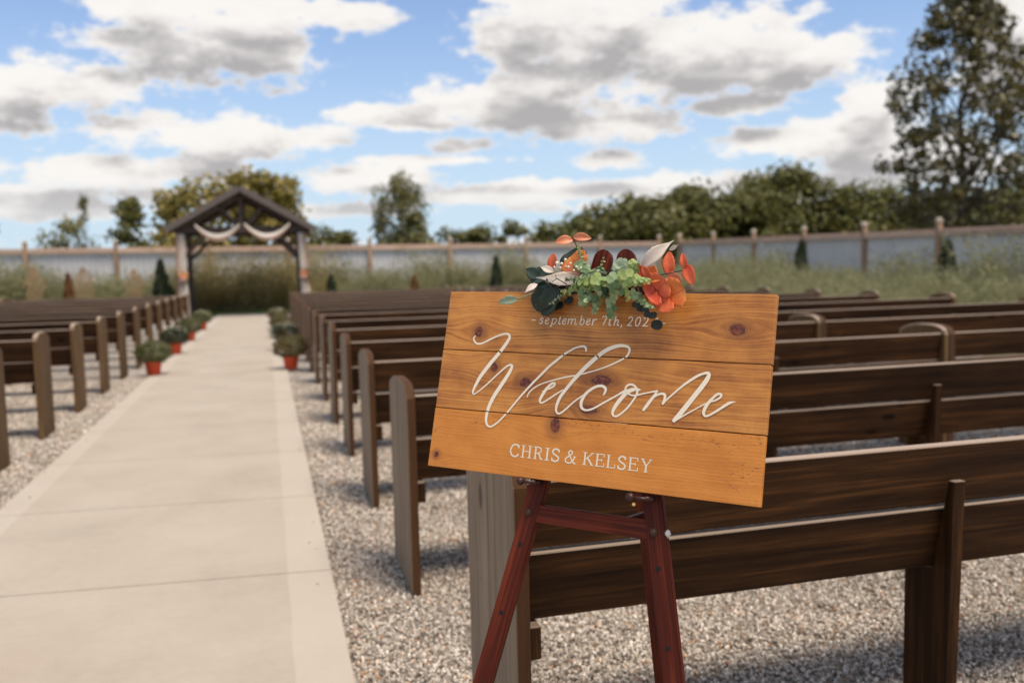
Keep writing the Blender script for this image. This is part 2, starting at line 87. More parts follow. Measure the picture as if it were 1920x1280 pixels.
world = bpy.data.worlds.new('World'); sc.world = world; world.use_nodes = True
w = NT(world.node_tree); w.n.clear()
def cloud_group():
    g = bpy.data.node_groups.new('cloud_density', 'ShaderNodeTree')
    g.interface.new_socket('azel', in_out='INPUT', socket_type='NodeSocketVector')
    g.interface.new_socket('density', in_out='OUTPUT', socket_type='NodeSocketFloat'); g.interface.new_socket('soft', in_out='OUTPUT', socket_type='NodeSocketFloat')
    q = NT(g); gi = q.node('NodeGroupInput'); go = q.node('NodeGroupOutput'); p = gi.outputs[0]
    x, y, z = q.xyz(p)
    # perspective-flattened noise: clouds are wider than tall and get finer towards the horizon
    big = q.noise(q.comb(q.m('MULTIPLY', x, 12), q.m('MULTIPLY', y, 27), 3.1), 1, 5, .60)
    fine = q.noise(q.comb(q.m('MULTIPLY', x, 42), q.m('MULTIPLY', y, 74), 7.7), 1, 4, .60)
    nz = q.m('ADD', q.m('MULTIPLY', q.m('SUBTRACT', big, .5), 2.3), q.m('MULTIPLY', q.m('SUBTRACT', fine, .5), 1.35))
    D = None
    for (a, e, ra, re) in CLOUDS:
        dv = q.comb(q.m('MULTIPLY', q.m('SUBTRACT', x, a), 1/ra), q.m('MULTIPLY', q.m('SUBTRACT', y, e), 1/re), 0)
        d = q.m('SUBTRACT', 1.12, q.v('LENGTH', dv))
        if D is None: D = d
        else:
            n = q.m('SMOOTH_MAX', D, d, .3); D = n
    band = q.ss(y, .02, .10, .02, -.9)          # the low sky is nearly closed by distant cloud
    D = q.m('MAXIMUM', D, band)
    # sky well outside the mapped part carries the same broken cloud
    far = q.m('MAXIMUM', q.ss(q.m('ABSOLUTE', q.m('SUBTRACT', x, .27)), .52, .62), q.ss(y, .29, .36))
    D = q.m('ADD', D, q.m('MULTIPLY', far, q.m('SUBTRACT', .1, D)))
    q.l.new(q.m('ADD', D, nz), go.inputs[0])
    q.l.new(q.m('ADD', D, q.m('ADD', q.m('MULTIPLY', q.m('SUBTRACT', big, .5), 2.3), q.m('MULTIPLY', q.m('SUBTRACT', fine, .5), .35))), go.inputs[1])
    return g
cg = cloud_group()
tc = w.node('ShaderNodeTexCoord'); D = tc.outputs['Generated']
dx, dy, dz = w.xyz(D)
az = w.m('ARCTAN2', dx, dy); el = w.m('ARCSINE', dz)
def cden(up, side=0, o=0):
    n = w.node('ShaderNodeGroup', node_tree=cg)
    w.l.new(w.comb(w.m('ADD', az, side), w.m('ADD', el, up), 0), n.inputs[0]); return n.outputs[o]
d0 = cden(0); d1 = cden(.030, .004, 1); d2 = cden(-.030, -.004, 1)
mask = w.ss(d0, -.06, .42)
thick = w.m('MULTIPLY', w.m('ADD', w.m('MULTIPLY', w.ss(d1, -.1, 1.35), .62), w.m('MULTIPLY', w.ss(w.m('SUBTRACT', d1, d2), -.5, 1.0), .66)), w.ss(d0, -.1, .75), clamp=True)
thick = w.m('ADD', thick, w.m('MULTIPLY', w.m('SUBTRACT', w.noise(w.comb(w.m('MULTIPLY', az, 26), w.m('MULTIPLY', el, 46), 1.3), 1, 4, .6), .5), .35), clamp=True)
nsk = w.node('ShaderNodeTexSky', sky_type='NISHITA', sun_disc=False, sun_elevation=SUN_EL, sun_rotation=SUN_AZ)
nsk.altitude = 200; nsk.air_density = 1.0; nsk.dust_density = .6; nsk.ozone_density = 1.5
blue = w.mix(1.0, nsk.outputs[0], (.078, .093, .120), 'MULTIPLY')
blue = w.mix(w.ss(el, .0, .32, .9, .22), blue, (.46, .57, .66))
white = w.ramp(thick, [(0, (.72, .695, .665)), (.22, (.65, .622, .595)), (.55, (.48, .458, .447)), (1, (.335, .318, .318))])
white = w.mix(w.ss(el, .015, .12, .7, 0), white, (.60, .60, .605))
skyc = w.mix(w.m('MULTIPLY', mask, .97), blue, white)
skyc = w.mix(w.ss(el, -.03, .0, 1, 0), skyc, (.22, .19, .14))
bg = w.node('ShaderNodeBackground'); w.l.new(skyc, bg.inputs[0]); bg.inputs[1].default_value = 1.0
wo = w.node('ShaderNodeOutputWorld'); w.l.new(bg.outputs[0], wo.inputs[0])
world.cycles.sampling_method = 'MANUAL'; world.cycles.sample_map_resolution = 512

# ------------------------------------------------------------------ materials
def mat(name, rough=.6, spec=.5):
    m = bpy.data.materials.new(name); m.use_nodes = True
    q = NT(m.node_tree); b = q.n['Principled BSDF']; b.inputs['Roughness'].default_value = rough
    b.inputs['Specular IOR Level'].default_value = spec
    q.b = b; q.mat = m; return q
def bump(q, h, strength=.3, dist=.01):
    n = q.node('ShaderNodeBump'); n.inputs['Strength'].default_value = strength; n.inputs['Distance'].default_value = dist
    q.put(n.inputs['Height'], h); q.l.new(n.outputs[0], q.b.inputs['Normal'])
def objco(q, rnd=True):
    c = q.node('ShaderNodeTexCoord').outputs['Object']
    if rnd:
        oi = q.node('ShaderNodeObjectInfo')
        c = q.v('ADD', c, q.v('SCALE', q.comb(oi.outputs['Random'], q.m('MULTIPLY', oi.outputs['Random'], 1.7), q.m('MULTIPLY', oi.outputs['Random'], 2.3)), 23.))
    return c
def wood(name, axis, dark, mid, light, rough=.45, spec=.5, sawn=True, grain=1., knots=True, coat=0, vary=.35, top=None, face=None):
    q = mat(name, rough, spec); c = objco(q); x, y, z = q.xyz(c)
    s = [34., 34., 34.]; s[axis] = 1.0
    st = q.comb(q.m('MULTIPLY', x, s[0]*grain), q.m('MULTIPLY', y, s[1]*grain), q.m('MULTIPLY', z, s[2]*grain))
    g1 = q.noise(st, 1, 4, .6, .6); g2 = q.noise(st, 4.2, 2, .6)
    ps = [7., 7., 7.]; ps[axis] = 1.9
    pat = q.noise(q.comb(q.m('MULTIPLY', x, ps[0]), q.m('MULTIPLY', y, ps[1]), q.m('MULTIPLY', z, ps[2])), 1, 3, .6, .4)
    f = q.m('ADD', q.m('MULTIPLY', g1, .75), q.m('MULTIPLY', pat, .32)); f = q.m('ADD', f, q.m('MULTIPLY', g2, .32))
    col = q.ramp(f, [(.48, dark), (.70, mid), (.93, light)])
    if knots:
        vo = q.node('ShaderNodeTexVoronoi'); ks = [3., 3., 3.]; ks[axis] = 1.3
        q.put(vo.inputs['Vector'], q.comb(q.m('MULTIPLY', x, ks[0]*1.6), q.m('MULTIPLY', y, ks[1]*1.6), q.m('MULTIPLY', z, ks[2]*1.6))); vo.inputs['Scale'].default_value = 1
        k = q.ss(q.m('ADD', vo.outputs['Distance'], q.m('MULTIPLY', g1, .05)), .09, .15, .85, 0)
        col = q.mix(k, col, tuple(d*.45 for d in dark))
    oi = q.node('ShaderNodeObjectInfo')
    br = q.m('ADD', 1-vary/2, q.m('MULTIPLY', oi.outputs['Random'], vary))
    col = q.mix(1, col, q.comb(br, br, br), 'MULTIPLY')
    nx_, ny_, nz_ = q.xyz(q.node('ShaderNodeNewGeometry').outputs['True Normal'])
    if face: col = q.mix(q.ss(nx_, -.85, -.6, 0, 1), col, q.mix(g1, BK[1], BK[2]))     # only the aisle side has faded; the edge keeps its stain
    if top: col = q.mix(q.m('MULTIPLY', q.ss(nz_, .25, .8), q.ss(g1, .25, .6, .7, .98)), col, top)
    q.l.new(col, q.b.inputs['Base Color'])
    h = q.m('ADD', g1, q.m('MULTIPLY', g2, .5))
    if sawn:
        sv = [4., 4., 4.]; sv[axis] = 130.
        saw = q.noise(q.comb(q.m('MULTIPLY', x, sv[0]), q.m('MULTIPLY', y, sv[1]), q.m('MULTIPLY', z, sv[2])), 1, 1)
        h = q.m('ADD', h, q.m('MULTIPLY', saw, .5))
    bump(q, h, .35, .003)
    rr = q.m('ADD', rough-.08, q.m('MULTIPLY', pat, .2)); q.l.new(rr, q.b.inputs['Roughness'])
    if coat: q.b.inputs['Coat Weight'].default_value = coat; q.b.inputs['Coat Roughness'].default_value = .25
    return q.mat
def plain(name, col, rough=.6, var=.25, scale=20, spec=.5, bmp=0, sub=None, trans=0):
    q = mat(name, rough, spec); c = objco(q)
    n = q.noise(c, scale, 3, .6)
    k = q.m('ADD', 1-var, q.m('MULTIPLY', n, 2*var)); oi = q.node('ShaderNodeObjectInfo')
    k = q.m('MULTIPLY', k, q.m('ADD', .88, q.m('MULTIPLY', oi.outputs['Random'], .24)))
    colr = q.mix(1, (*col,), q.comb(k, k, k), 'MULTIPLY'); q.l.new(colr, q.b.inputs['Base Color'])
    if bmp: bump(q, n, .5, bmp)
    if trans:
        tr = q.node('ShaderNodeBsdfTranslucent'); q.l.new(colr, tr.inputs[0]); mx = q.node('ShaderNodeMixShader'); mx.inputs[0].default_value = trans
        q.l.new(q.b.outputs[0], mx.inputs[1]); q.l.new(tr.outputs[0], mx.inputs[2]); q.l.new(mx.outputs[0], q.n['Material Output'].inputs[0])
    return q.mat
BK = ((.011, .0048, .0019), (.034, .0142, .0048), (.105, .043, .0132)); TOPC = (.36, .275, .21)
M = {}
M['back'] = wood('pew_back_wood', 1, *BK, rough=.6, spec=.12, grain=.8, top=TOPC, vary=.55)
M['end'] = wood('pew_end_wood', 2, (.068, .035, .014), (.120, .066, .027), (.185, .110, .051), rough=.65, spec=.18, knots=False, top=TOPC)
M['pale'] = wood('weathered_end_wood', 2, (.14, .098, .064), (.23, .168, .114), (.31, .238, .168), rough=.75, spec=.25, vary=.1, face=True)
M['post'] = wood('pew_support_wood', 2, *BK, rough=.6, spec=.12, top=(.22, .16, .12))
M['ppost'] = wood('fence_post_wood', 2, (.26, .155, .09), (.38, .25, .16), (.50, .36, .25), rough=.8, spec=.2)
M['rail'] = wood('fence_rail_wood', 1, (.38, .245, .18), (.52, .36, .27), (.66, .52, .42), rough=.8, spec=.2)
M['raily'] = wood('fence_rail_wood_side', 1, (.38, .245, .18), (.52, .36, .27), (.66, .52, .42), rough=.8, spec=.2)
M['cap'] = plain('post_cap_wood', (.55, .47, .38), .7)
M['arbor'] = wood('arbor_timber', 2, (.028, .017, .012), (.05, .031, .022), (.085, .055, .04), rough=.6)
M['roof'] = plain('arbor_roof_boards', (.115, .088, .075), .55)
M['mahog'] = wood('mahogany', 1, (.012, .0032, .0018), (.070, .0108, .0044), (.19, .034, .0115), rough=.45, spec=.16, sawn=False, knots=False, coat=.0, vary=.1)
M['knob'] = plain('dark_knob', (.040, .013, .009), .42, spec=.35)
M['bronze'] = plain('bronze_bolt', (.065, .03, .02), .45, spec=.3); M['hole'] = plain('hole_shadow', (.004, .003, .003), .9)
M['brass'] = plain('brass_screw', (.75, .42, .14), .3)
M['paint'] = plain('white_lettering_paint', (.74, .64, .50), .55, var=.06)
M['pot'] = plain('orange_plastic_pot', (.62, .075, .022), .45, var=.05)
M['soil'] = plain('potting_soil', (.03, .02, .014), .9)
M['cloth'] = plain('cream_drape_cloth', (.84, .76, .68), .8, var=.06, trans=.3)
M['peach'] = plain('peach_drape_cloth', (.70, .44, .30), .8, var=.12, trans=.3)
def foliage(name, a, b, c=None, trans=.3, scale=3., rough=.5, spec=.35):
    q = mat(name, rough, spec); geo = q.node('ShaderNodeNewGeometry'); tcn = q.node('ShaderNodeTexCoord')
    n = q.noise(tcn.outputs['Object'], scale, 2)
    f = q.m('ADD', q.m('MULTIPLY', geo.outputs['Random Per Island'], .6), q.m('MULTIPLY', n, .4))
    stops = [(.25, a), (.75, b)] + ([(.93, c)] if c else [])
    col = q.ramp(f, stops); q.l.new(col, q.b.inputs['Base Color'])
    tr = q.node('ShaderNodeBsdfTranslucent'); q.l.new(col, tr.inputs[0]); mx = q.node('ShaderNodeMixShader'); mx.inputs[0].default_value = trans
    q.l.new(q.b.outputs[0], mx.inputs[1]); q.l.new(tr.outputs[0], mx.inputs[2]); q.l.new(mx.outputs[0], q.n['Material Output'].inputs[0])
    return q.mat
M['mum'] = foliage('mum_foliage', (.065, .08, .026), (.18, .18, .06), (.27, .22, .08))
M['mumr'] = foliage('mum_foliage_bronze', (.09, .08, .026), (.20, .16, .055), (.34, .17, .065))
M['mumd'] = foliage('mum_foliage_dark', (.022, .038, .014), (.06, .075, .03))
M['petal'] = plain('mum_petal_cream', (.72, .66, .46), .6)
M['thuja'] = foliage('arborvitae_green', (.018, .032, .012), (.05, .065, .022)); M['rust'] = foliage('rusty_conifer', (.14, .06, .02), (.25, .115, .03))
M['tan'] = foliage('tan_plume_grass', (.38, .25, .13), (.55, .36, .20)); M['feather'] = foliage('feathery_shrub', (.20, .20, .095), (.38, .36, .19), (.52, .42, .23), trans=.45)
M['featherb'] = foliage('feathery_shrub_brown', (.25, .21, .085), (.46, .37, .16), (.55, .38, .18), trans=.45)
M['tree_g'] = foliage('tree_leaves_green', (.080, .085, .022), (.185, .170, .044)); M['tree_o'] = foliage('tree_leaves_olive', (.085, .088, .024), (.19, .175, .045), (.32, .22, .06))
M['tree_y'] = foliage('tree_leaves_golden', (.18, .15, .032), (.38, .29, .07)); M['tree_w'] = foliage('willow_leaves', (.11, .11, .038), (.26, .23, .08))
M['cotton'] = foliage('cottonwood_leaves', (.062, .055, .018), (.18, .145, .048), (.29, .23, .085), spec=.6, rough=.35)
M['bark'] = wood('tree_bark', 2, (.04, .028, .02), (.075, .055, .04), (.12, .095, .07), rough=.9, knots=False)

def sign_wood():
    q = mat('amber_stained_pine', .42, .5); tcn = q.node('ShaderNodeTexCoord'); c = tcn.outputs['Object']
    x, y, z = q.xyz(c)
    oi = q.node('ShaderNodeObjectInfo')
    # board-specific offset from board index: boards are .14 high
    bi = q.m('FLOOR', q.m('DIVIDE', y, .1393)); off = q.m('MULTIPLY', bi, 3.37)
    warpy = q.m('MULTIPLY', q.m('SUBTRACT', q.noise(q.comb(q.m('MULTIPLY', x, 5), q.m('MULTIPLY', y, 9), off), 1, 2), .5), .02)
    sw = None; kmask = None; kring = None
    for (ku, kv, rx, ry) in KNOTS:
        rx, ry = rx*1.2, ry*1.15; dxk = q.m('DIVIDE', q.m('SUBTRACT', x, ku), rx); dyk = q.m('DIVIDE', q.m('SUBTRACT', y, kv), ry)
        d = q.v('LENGTH', q.comb(dxk, dyk, 0))
        wide = q.v('LENGTH', q.comb(q.m('MULTIPLY', dxk, .45), dyk, 0))
        e = q.m('EXPONENT', q.m('MULTIPLY', q.m('MULTIPLY', wide, wide), -.22))
        s = q.m('MULTIPLY', q.m('MULTIPLY', e, dyk), ry*1.25)
        sw = s if sw is None else q.m('ADD', sw, s)
        kmask = d if kmask is None else q.m('MINIMUM', kmask, d)
    yy = q.m('SUBTRACT', q.m('ADD', y, warpy), sw)
    g = q.noise(q.comb(q.m('ADD', q.m('MULTIPLY', x, 2.2), off), q.m('MULTIPLY', yy, 210), off), 1, 3, .6)
    fine = q.noise(q.comb(q.m('MULTIPLY', x, 30), q.m('MULTIPLY', yy, 900), off), 1, 2, .6)
    rings = q.m('SINE', q.m('ADD', q.m('MULTIPLY', yy, 900), q.m('MULTIPLY', q.noise(q.comb(q.m('MULTIPLY', x, 6), q.m('MULTIPLY', y, 12), off), 1, 2), 16)))
    pat = q.noise(q.comb(q.m('MULTIPLY', x, 11), q.m('MULTIPLY', y, 17), off), 1, 4, .6)
    f = q.m('ADD', q.m('ADD', q.m('MULTIPLY', g, .50), q.m('MULTIPLY', pat, .54)), q.m('ADD', q.m('MULTIPLY', rings, .035), q.m('MULTIPLY', fine, .15)))
    col = q.ramp(f, [(.36, (.165, .048, .008)), (.50, (.335, .114, .019)), (.64, (.495, .195, .036)), (.84, (.65, .29, .062))])
    # bottom board is yellower and cleaner
    low = q.m('LESS_THAN', y, .138)
    col = q.mix(q.m('MULTIPLY', low, .5), col, (.65, .222, .021))
    # darkened boards along the joints
    # knots
    kn = q.m('ADD', kmask, q.m('MULTIPLY', q.m('SUBTRACT', q.noise(c, 70, 2), .5), .55))
    col = q.mix(q.ss(kn, .75, 2.3, .5, 0), col, (.20, .064, .013))
    rr = q.m('MULTIPLY', q.ss(q.m('SINE', q.m('MULTIPLY', kn, 17)), .2, 1), q.ss(kn, .7, 1.7, .5, 0))
    col = q.mix(rr, col, (.13, .035, .008))
    core = q.mix(q.ss(q.noise(c, 110, 3), .4, .62), (.075, .014, .007), (.20, .046, .015))
    col = q.mix(q.ss(kn, .60, .70, 1, 0), col, core)
    col = q.mix(q.ss(q.m('ABSOLUTE', q.m('SUBTRACT', kn, .66)), .0, .09, .85, 0), col, (.05, .012, .006))
    # dark resin flecks and scratches, mostly on the bottom board and near its ends
    fl = q.noise(q.comb(q.m('MULTIPLY', x, 130), q.m('MULTIPLY', y, 330), 5.5), 1, 3, .7)
    patch = q.noise(q.comb(q.m('MULTIPLY', x, 9), q.m('MULTIPLY', y, 26), 2.2), 1, 1)
    band = q.m('MAXIMUM', q.m('MULTIPLY', q.ss(y, .085, .125), low), q.m('MULTIPLY', q.m('MAXIMUM', q.ss(x, .66, .74), q.ss(x, .07, .02)), q.ss(y, .17, .12)))
    col = q.mix(q.m('MULTIPLY', q.m('MULTIPLY', q.ss(fl, .57, .66), q.ss(patch, .42, .55)), q.m('ADD', .15, q.m('MULTIPLY', band, .75))), col, (.11, .035, .012))
    q.l.new(col, q.b.inputs['Base Color'])
    bump(q, q.m('ADD', q.m('MULTIPLY', g, .5), q.m('ADD', fine, q.m('MULTIPLY', q.ss(kn, .6, 1.1), .6))), .22, .0012)
    q.l.new(q.m('ADD', .36, q.m('MULTIPLY', pat, .18)), q.b.inputs['Roughness'])
    return q.mat
M['sign'] = sign_wood()

def concrete():
    q = mat('broomed_concrete', .85, .3); c = q.node('ShaderNodeNewGeometry').outputs['Position']; x, y, z = q.xyz(c)
    a = q.noise(c, 1.3, 4, .6); b = q.noise(c, 22, 4, .7); spk = q.noise(c, 170, 2, .7)
    broom = q.noise(q.comb(q.m('MULTIPLY', x, 3), q.m('MULTIPLY', y, 190), 0), 1, 2)
    f = q.m('ADD', q.m('MULTIPLY', a, .5), q.m('ADD', q.m('MULTIPLY', b, .22), q.m('ADD', q.m('MULTIPLY', spk, .2), q.m('MULTIPLY', broom, .12))))
    col = q.ramp(f, [(.34, (.345, .288, .228)), (.5, (.405, .343, .274)), (.68, (.45, .385, .312))])
    sta = q.ss(q.noise(q.comb(q.m('MULTIPLY', x, .7), q.m('MULTIPLY', y, .45), 4), 1, 3, .6), .54, .70, 0, .22)
    col = q.mix(sta, col, (.36, .275, .195))
    wob = q.m('MULTIPLY', q.m('SUBTRACT', q.noise(c, 2.2, 1), .5), .02)
    edge = q.m('MAXIMUM', q.ss(q.m('ADD', x, wob), .03, .045), q.ss(q.m('ADD', x, wob), -1.545, -1.56))   # trowelled border strip
    col = q.mix(q.m('MULTIPLY', edge, .5), col, (.49, .424, .352)); q.l.new(col, q.b.inputs['Base Color'])
    bump(q, q.m('ADD', q.m('MULTIPLY', broom, q.m('SUBTRACT', 1, edge)), q.m('ADD', b, spk)), .35, .003)
    return q.mat
M['concrete'] = concrete()
def gravel_bed():
    q = mat('gravel_bed', .9, .25); c = q.node('ShaderNodeNewGeometry').outputs['Position']
    vo = q.node('ShaderNodeTexVoronoi'); q.put(vo.inputs['Vector'], c); vo.inputs['Scale'].default_value = 42
    r, g, b = q.xyz(vo.outputs['Color'])
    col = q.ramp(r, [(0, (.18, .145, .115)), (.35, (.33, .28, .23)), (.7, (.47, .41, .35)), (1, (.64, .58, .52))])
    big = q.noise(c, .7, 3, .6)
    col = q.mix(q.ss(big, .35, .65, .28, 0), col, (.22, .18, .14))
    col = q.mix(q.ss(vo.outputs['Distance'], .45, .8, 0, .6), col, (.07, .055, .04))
    q.l.new(col, q.b.inputs['Base Color']); bump(q, q.m('SUBTRACT', 1, vo.outputs['Distance']), .9, .015)
    return q.mat
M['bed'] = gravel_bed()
def stone():
    q = mat('crushed_limestone', .75, .35); oi = q.node('ShaderNodeObjectInfo'); geo = q.node('ShaderNodeNewGeometry')
    col = q.ramp(oi.outputs['Random'], [(0, (.13, .10, .075)), (.15, (.22, .18, .14)), (.38, (.35, .295, .24)), (.62, (.46, .395, .325)), (.86, (.58, .51, .43)), (.955, (.74, .66, .57)), (.965, (.45, .25, .13)), (1, (.36, .20, .11))])
    k = q.noise(geo.outputs['Position'], 160, 2); kk = q.m('ADD', .92, q.m('MULTIPLY', k, .5))
    big = q.noise(geo.outputs['Position'], .9, 3, .6); kb = q.ss(big, .35, .62, .90, 1.07)
    kk = q.m('MULTIPLY', kk, kb)
    q.l.new(q.mix(1, col, q.comb(kk, kk, kk), 'MULTIPLY'), q.b.inputs['Base Color']); return q.mat
M['stone'] = stone()
def lawn():
    q = mat('meadow_grass', .9, .2); c = q.node('ShaderNodeNewGeometry').outputs['Position']
    n = q.m('ADD', q.m('MULTIPLY', q.noise(c, .35, 4, .6), .6), q.m('MULTIPLY', q.noise(c, 9, 3, .7), .4))
    q.l.new(q.ramp(n, [(.35, (.05, .06, .02)), (.5, (.10, .105, .035)), (.68, (.17, .14, .06))]), q.b.inputs['Base Color'])
    bump(q, n, .6, .05); return q.mat
M['lawn'] = lawn()
M['grassg'] = foliage('bright_lawn_grass', (.10, .15, .03), (.20, .25, .06))
def steel():
    q = mat('grey_fence_steel', .5, .4); c = objco(q); n = q.noise(c, 1.2, 3); 
    q.l.new(q.ramp(n, [(.3, (.50, .495, .49)), (.7, (.60, .59, .58))]), q.b.inputs['Base Color']); return q.mat
M['steel'] = steel()
def leafm(name, a, b, vein=None, trans=.25, rough=.45, spec=.45):
    # uses UV: u along the leaf, v across
    q = mat(name, rough, spec); tcn = q.node('ShaderNodeTexCoord'); u, v, _ = q.xyz(tcn.outputs['UV'])
    n = q.noise(tcn.outputs['Object'], 45, 3, .65)
    col = q.ramp(q.m('ADD', q.m('MULTIPLY', n, .75), q.m('MULTIPLY', u, .25)), [(.35, a), (.65, b)])
    if vein:
        av = q.m('ABSOLUTE', v); mid = q.ss(av, .0, .045, .8, 0)
        side = q.m('FRACT', q.m('ADD', q.m('MULTIPLY', u, 5.5), q.m('MULTIPLY', av, -2.4)))
        sv = q.m('MULTIPLY', q.ss(q.m('ABSOLUTE', q.m('SUBTRACT', side, .5)), .0, .055, .4, 0), 1)
        col = q.mix(q.m('MAXIMUM', mid, sv), col, vein)
    q.l.new(col, q.b.inputs['Base Color'])
    tr = q.node('ShaderNodeBsdfTranslucent'); q.l.new(col, tr.inputs[0]); mx = q.node('ShaderNodeMixShader'); mx.inputs[0].default_value = trans
    q.l.new(q.b.outputs[0], mx.inputs[1]); q.l.new(tr.outputs[0], mx.inputs[2]); q.l.new(mx.outputs[0], q.n['Material Output'].inputs[0])
    return q.mat
LM = {'orange': leafm('orange_leaf', (.75, .16, .03), (.85, .30, .07), (.40, .06, .02)),
      'orange_pale': leafm('pale_orange_leaf', (.84, .27, .12), (.88, .40, .22), (.62, .14, .06)),
      'red_orange': leafm('red_orange_leaf', (.72, .10, .035), (.82, .20, .07), (.33, .04, .02)),
      'red': leafm('red_leaf', (.60, .055, .02), (.74, .11, .035), (.27, .02, .012)),
      'cream': leafm('cream_leaf', (.70, .58, .47), (.80, .70, .60), (.66, .54, .42), trans=.15, rough=.7),
      'teal': leafm('dusty_teal_leaf', (.035, .058, .042), (.06, .09, .065), None, rough=.6),
      'dark_green': leafm('dark_green_leaf', (.009, .018, .010), (.018, .032, .018), (.03, .05, .03), trans=.05, rough=.4),
      'black_green': leafm('blackish_leaf', (.010, .013, .010), (.024, .032, .024), None, trans=.03),
      'sage': leafm('sage_leaf', (.30, .38, .25), (.42, .50, .34), (.22, .28, .18), rough=.6),
      'euc': foliage('eucalyptus_leaf', (.13, .21, .09), (.40, .50, .26), (.50, .58, .32), scale=40, trans=.25),
      'euc_light': foliage('bright_eucalyptus_leaf', (.20, .30, .09), (.50, .58, .22), (.58, .64, .30), scale=40, trans=.3),
      'euc_dark': foliage('deep_eucalyptus_leaf', (.06, .10, .05), (.13, .19, .09), scale=40),
      'stem_dark': plain('dark_stem', (.03, .018, .014), .6), 'stem_green': plain('green_stem', (.25, .26, .12), .6),
      'stem_pink': plain('pink_stem', (.50, .17, .11), .6), 'berry': plain('cream_berry', (.72, .66, .50), .4, var=.08),
      'succ': foliage('succulent_leaf', (.30, .38, .24), (.46, .53, .36), scale=60, trans=.15)}

# ------------------------------------------------------------------ object helpers
def link(o): sc.collection.objects.link(o); return o
def mesh_obj(name, verts, faces, m, parent=None, smooth=False, uvs=None, kind=None):
    me = bpy.data.meshes.new(name); me.from_pydata([tuple(v) for v in verts], [], [tuple(f) for f in faces]); me.materials.append(m)
    if smooth: me.shade_smooth()
    if uvs is not None:
        ul = me.uv_layers.new(name='UVMap'); idx = np.empty(len(me.loops), dtype=np.int32); me.loops.foreach_get('vertex_index', idx)
        ul.data.foreach_set('uv', np.array(uvs, dtype=np.float32)[idx].ravel())
    o = bpy.data.objects.new(name, me); link(o)
    if parent: o.parent = parent
    if kind: o['kind'] = kind
    return o
def np_mesh(name, verts, nquad, m, parent=None, kind=None, n=4):
    me = bpy.data.meshes.new(name); nv = len(verts)
    me.vertices.add(nv); me.vertices.foreach_set('co', np.asarray(verts, dtype=np.float32).ravel())
    me.loops.add(nv); me.loops.foreach_set('vertex_index', np.arange(nv, dtype=np.int32))
    me.polygons.add(nv//n); me.polygons.foreach_set('loop_start', np.arange(0, nv, n, dtype=np.int32)); me.polygons.foreach_set('loop_total', np.full(nv//n, n, dtype=np.int32))
    me.update(calc_edges=True); me.materials.append(m)
    o = bpy.data.objects.new(name, me); link(o)
    if parent: o.parent = parent
    if kind: o['kind'] = kind
    return o
def tag(o, label=None, cat=None, group=None, kind=None):
    if label: o['label'] = label
    if cat: o['category'] = cat
    if group: o['group'] = group
    if kind: o['kind'] = kind
    return o
def thing(name, loc, label, cat, group=None):
    o = bpy.data.objects.new(name, None); o.empty_display_size = .1; o.location = loc; link(o); return tag(o, label, cat, group)
def bevel_bm(bm, r, seg=2):
    if r > 0: bmesh.ops.bevel(bm, geom=list(bm.edges), offset=r, segments=seg, profile=.7, affect='EDGES', clamp_overlap=True)
def bm_obj(name, bm, m, parent=None, smooth=False):
    me = bpy.data.meshes.new(name); bm.normal_update(); bm.to_mesh(me); bm.free(); me.materials.append(m)
    if smooth: me.shade_smooth()
    o = bpy.data.objects.new(name, me); link(o)
    if parent: o.parent = parent
    return o
def box(name, lo, hi, m, parent=None, bev=.003, warp=0, seg=1):
    bm = bmesh.new(); bmesh.ops.create_cube(bm, size=1)
    for v in bm.verts: v.co = Vector([lo[i]+(v.co[i]+.5)*(hi[i]-lo[i]) for i in range(3)])
    bevel_bm(bm, bev, seg); return bm_obj(name, bm, m, parent)
def beam(name, a, b, wid, dep, m, parent=None, bev=.003, up=Vector((0, 0, 1)), ext=0, ends=None):
    """rectangular bar from a to b; wid across, dep along 'up' projected"""
    a, b = Vector(a), Vector(b); d = (b-a).normalized(); a = a-d*ext; b = b+d*ext
    s = d.cross(up).normalized(); t = s.cross(d).normalized()
    bm = bmesh.new(); bmesh.ops.create_cube(bm, size=1); L = (b-a).length
    for v in bm.verts: v.co = Vector((v.co.x*wid, v.co.y*L, v.co.z*dep))
    bevel_bm(bm, bev, 1)
    mt = Matrix(((s.x, d.x, t.x, (a.x+b.x)/2), (s.y, d.y, t.y, (a.y+b.y)/2), (s.z, d.z, t.z, (a.z+b.z)/2), (0, 0, 0, 1)))
    o = bm_obj(name, bm, m, parent); o.matrix_basis = mt; return o
def prism(name, prof, x0, x1, m, parent=None, axis=0, bev=.004):
    """profile (y,z) list extruded along x"""
    bm = bmesh.new(); A = [bm.verts.new((x0, p[0], p[1])) for p in prof]; B = [bm.verts.new((x1, p[0], p[1])) for p in prof]
    n = len(prof); bm.faces.new(A[::-1]); bm.faces.new(B)
    for i in range(n): bm.faces.new((A[i], A[(i+1) % n], B[(i+1) % n], B[i]))
    bmesh.ops.recalc_face_normals(bm, faces=bm.faces)
    if bev:
        eds = [e for e in bm.edges if len(e.link_faces) == 2 and e.calc_face_angle() > .6]
        bmesh.ops.bevel(bm, geom=eds, offset=bev, segments=1, affect='EDGES')
    return bm_obj(name, bm, m, parent)
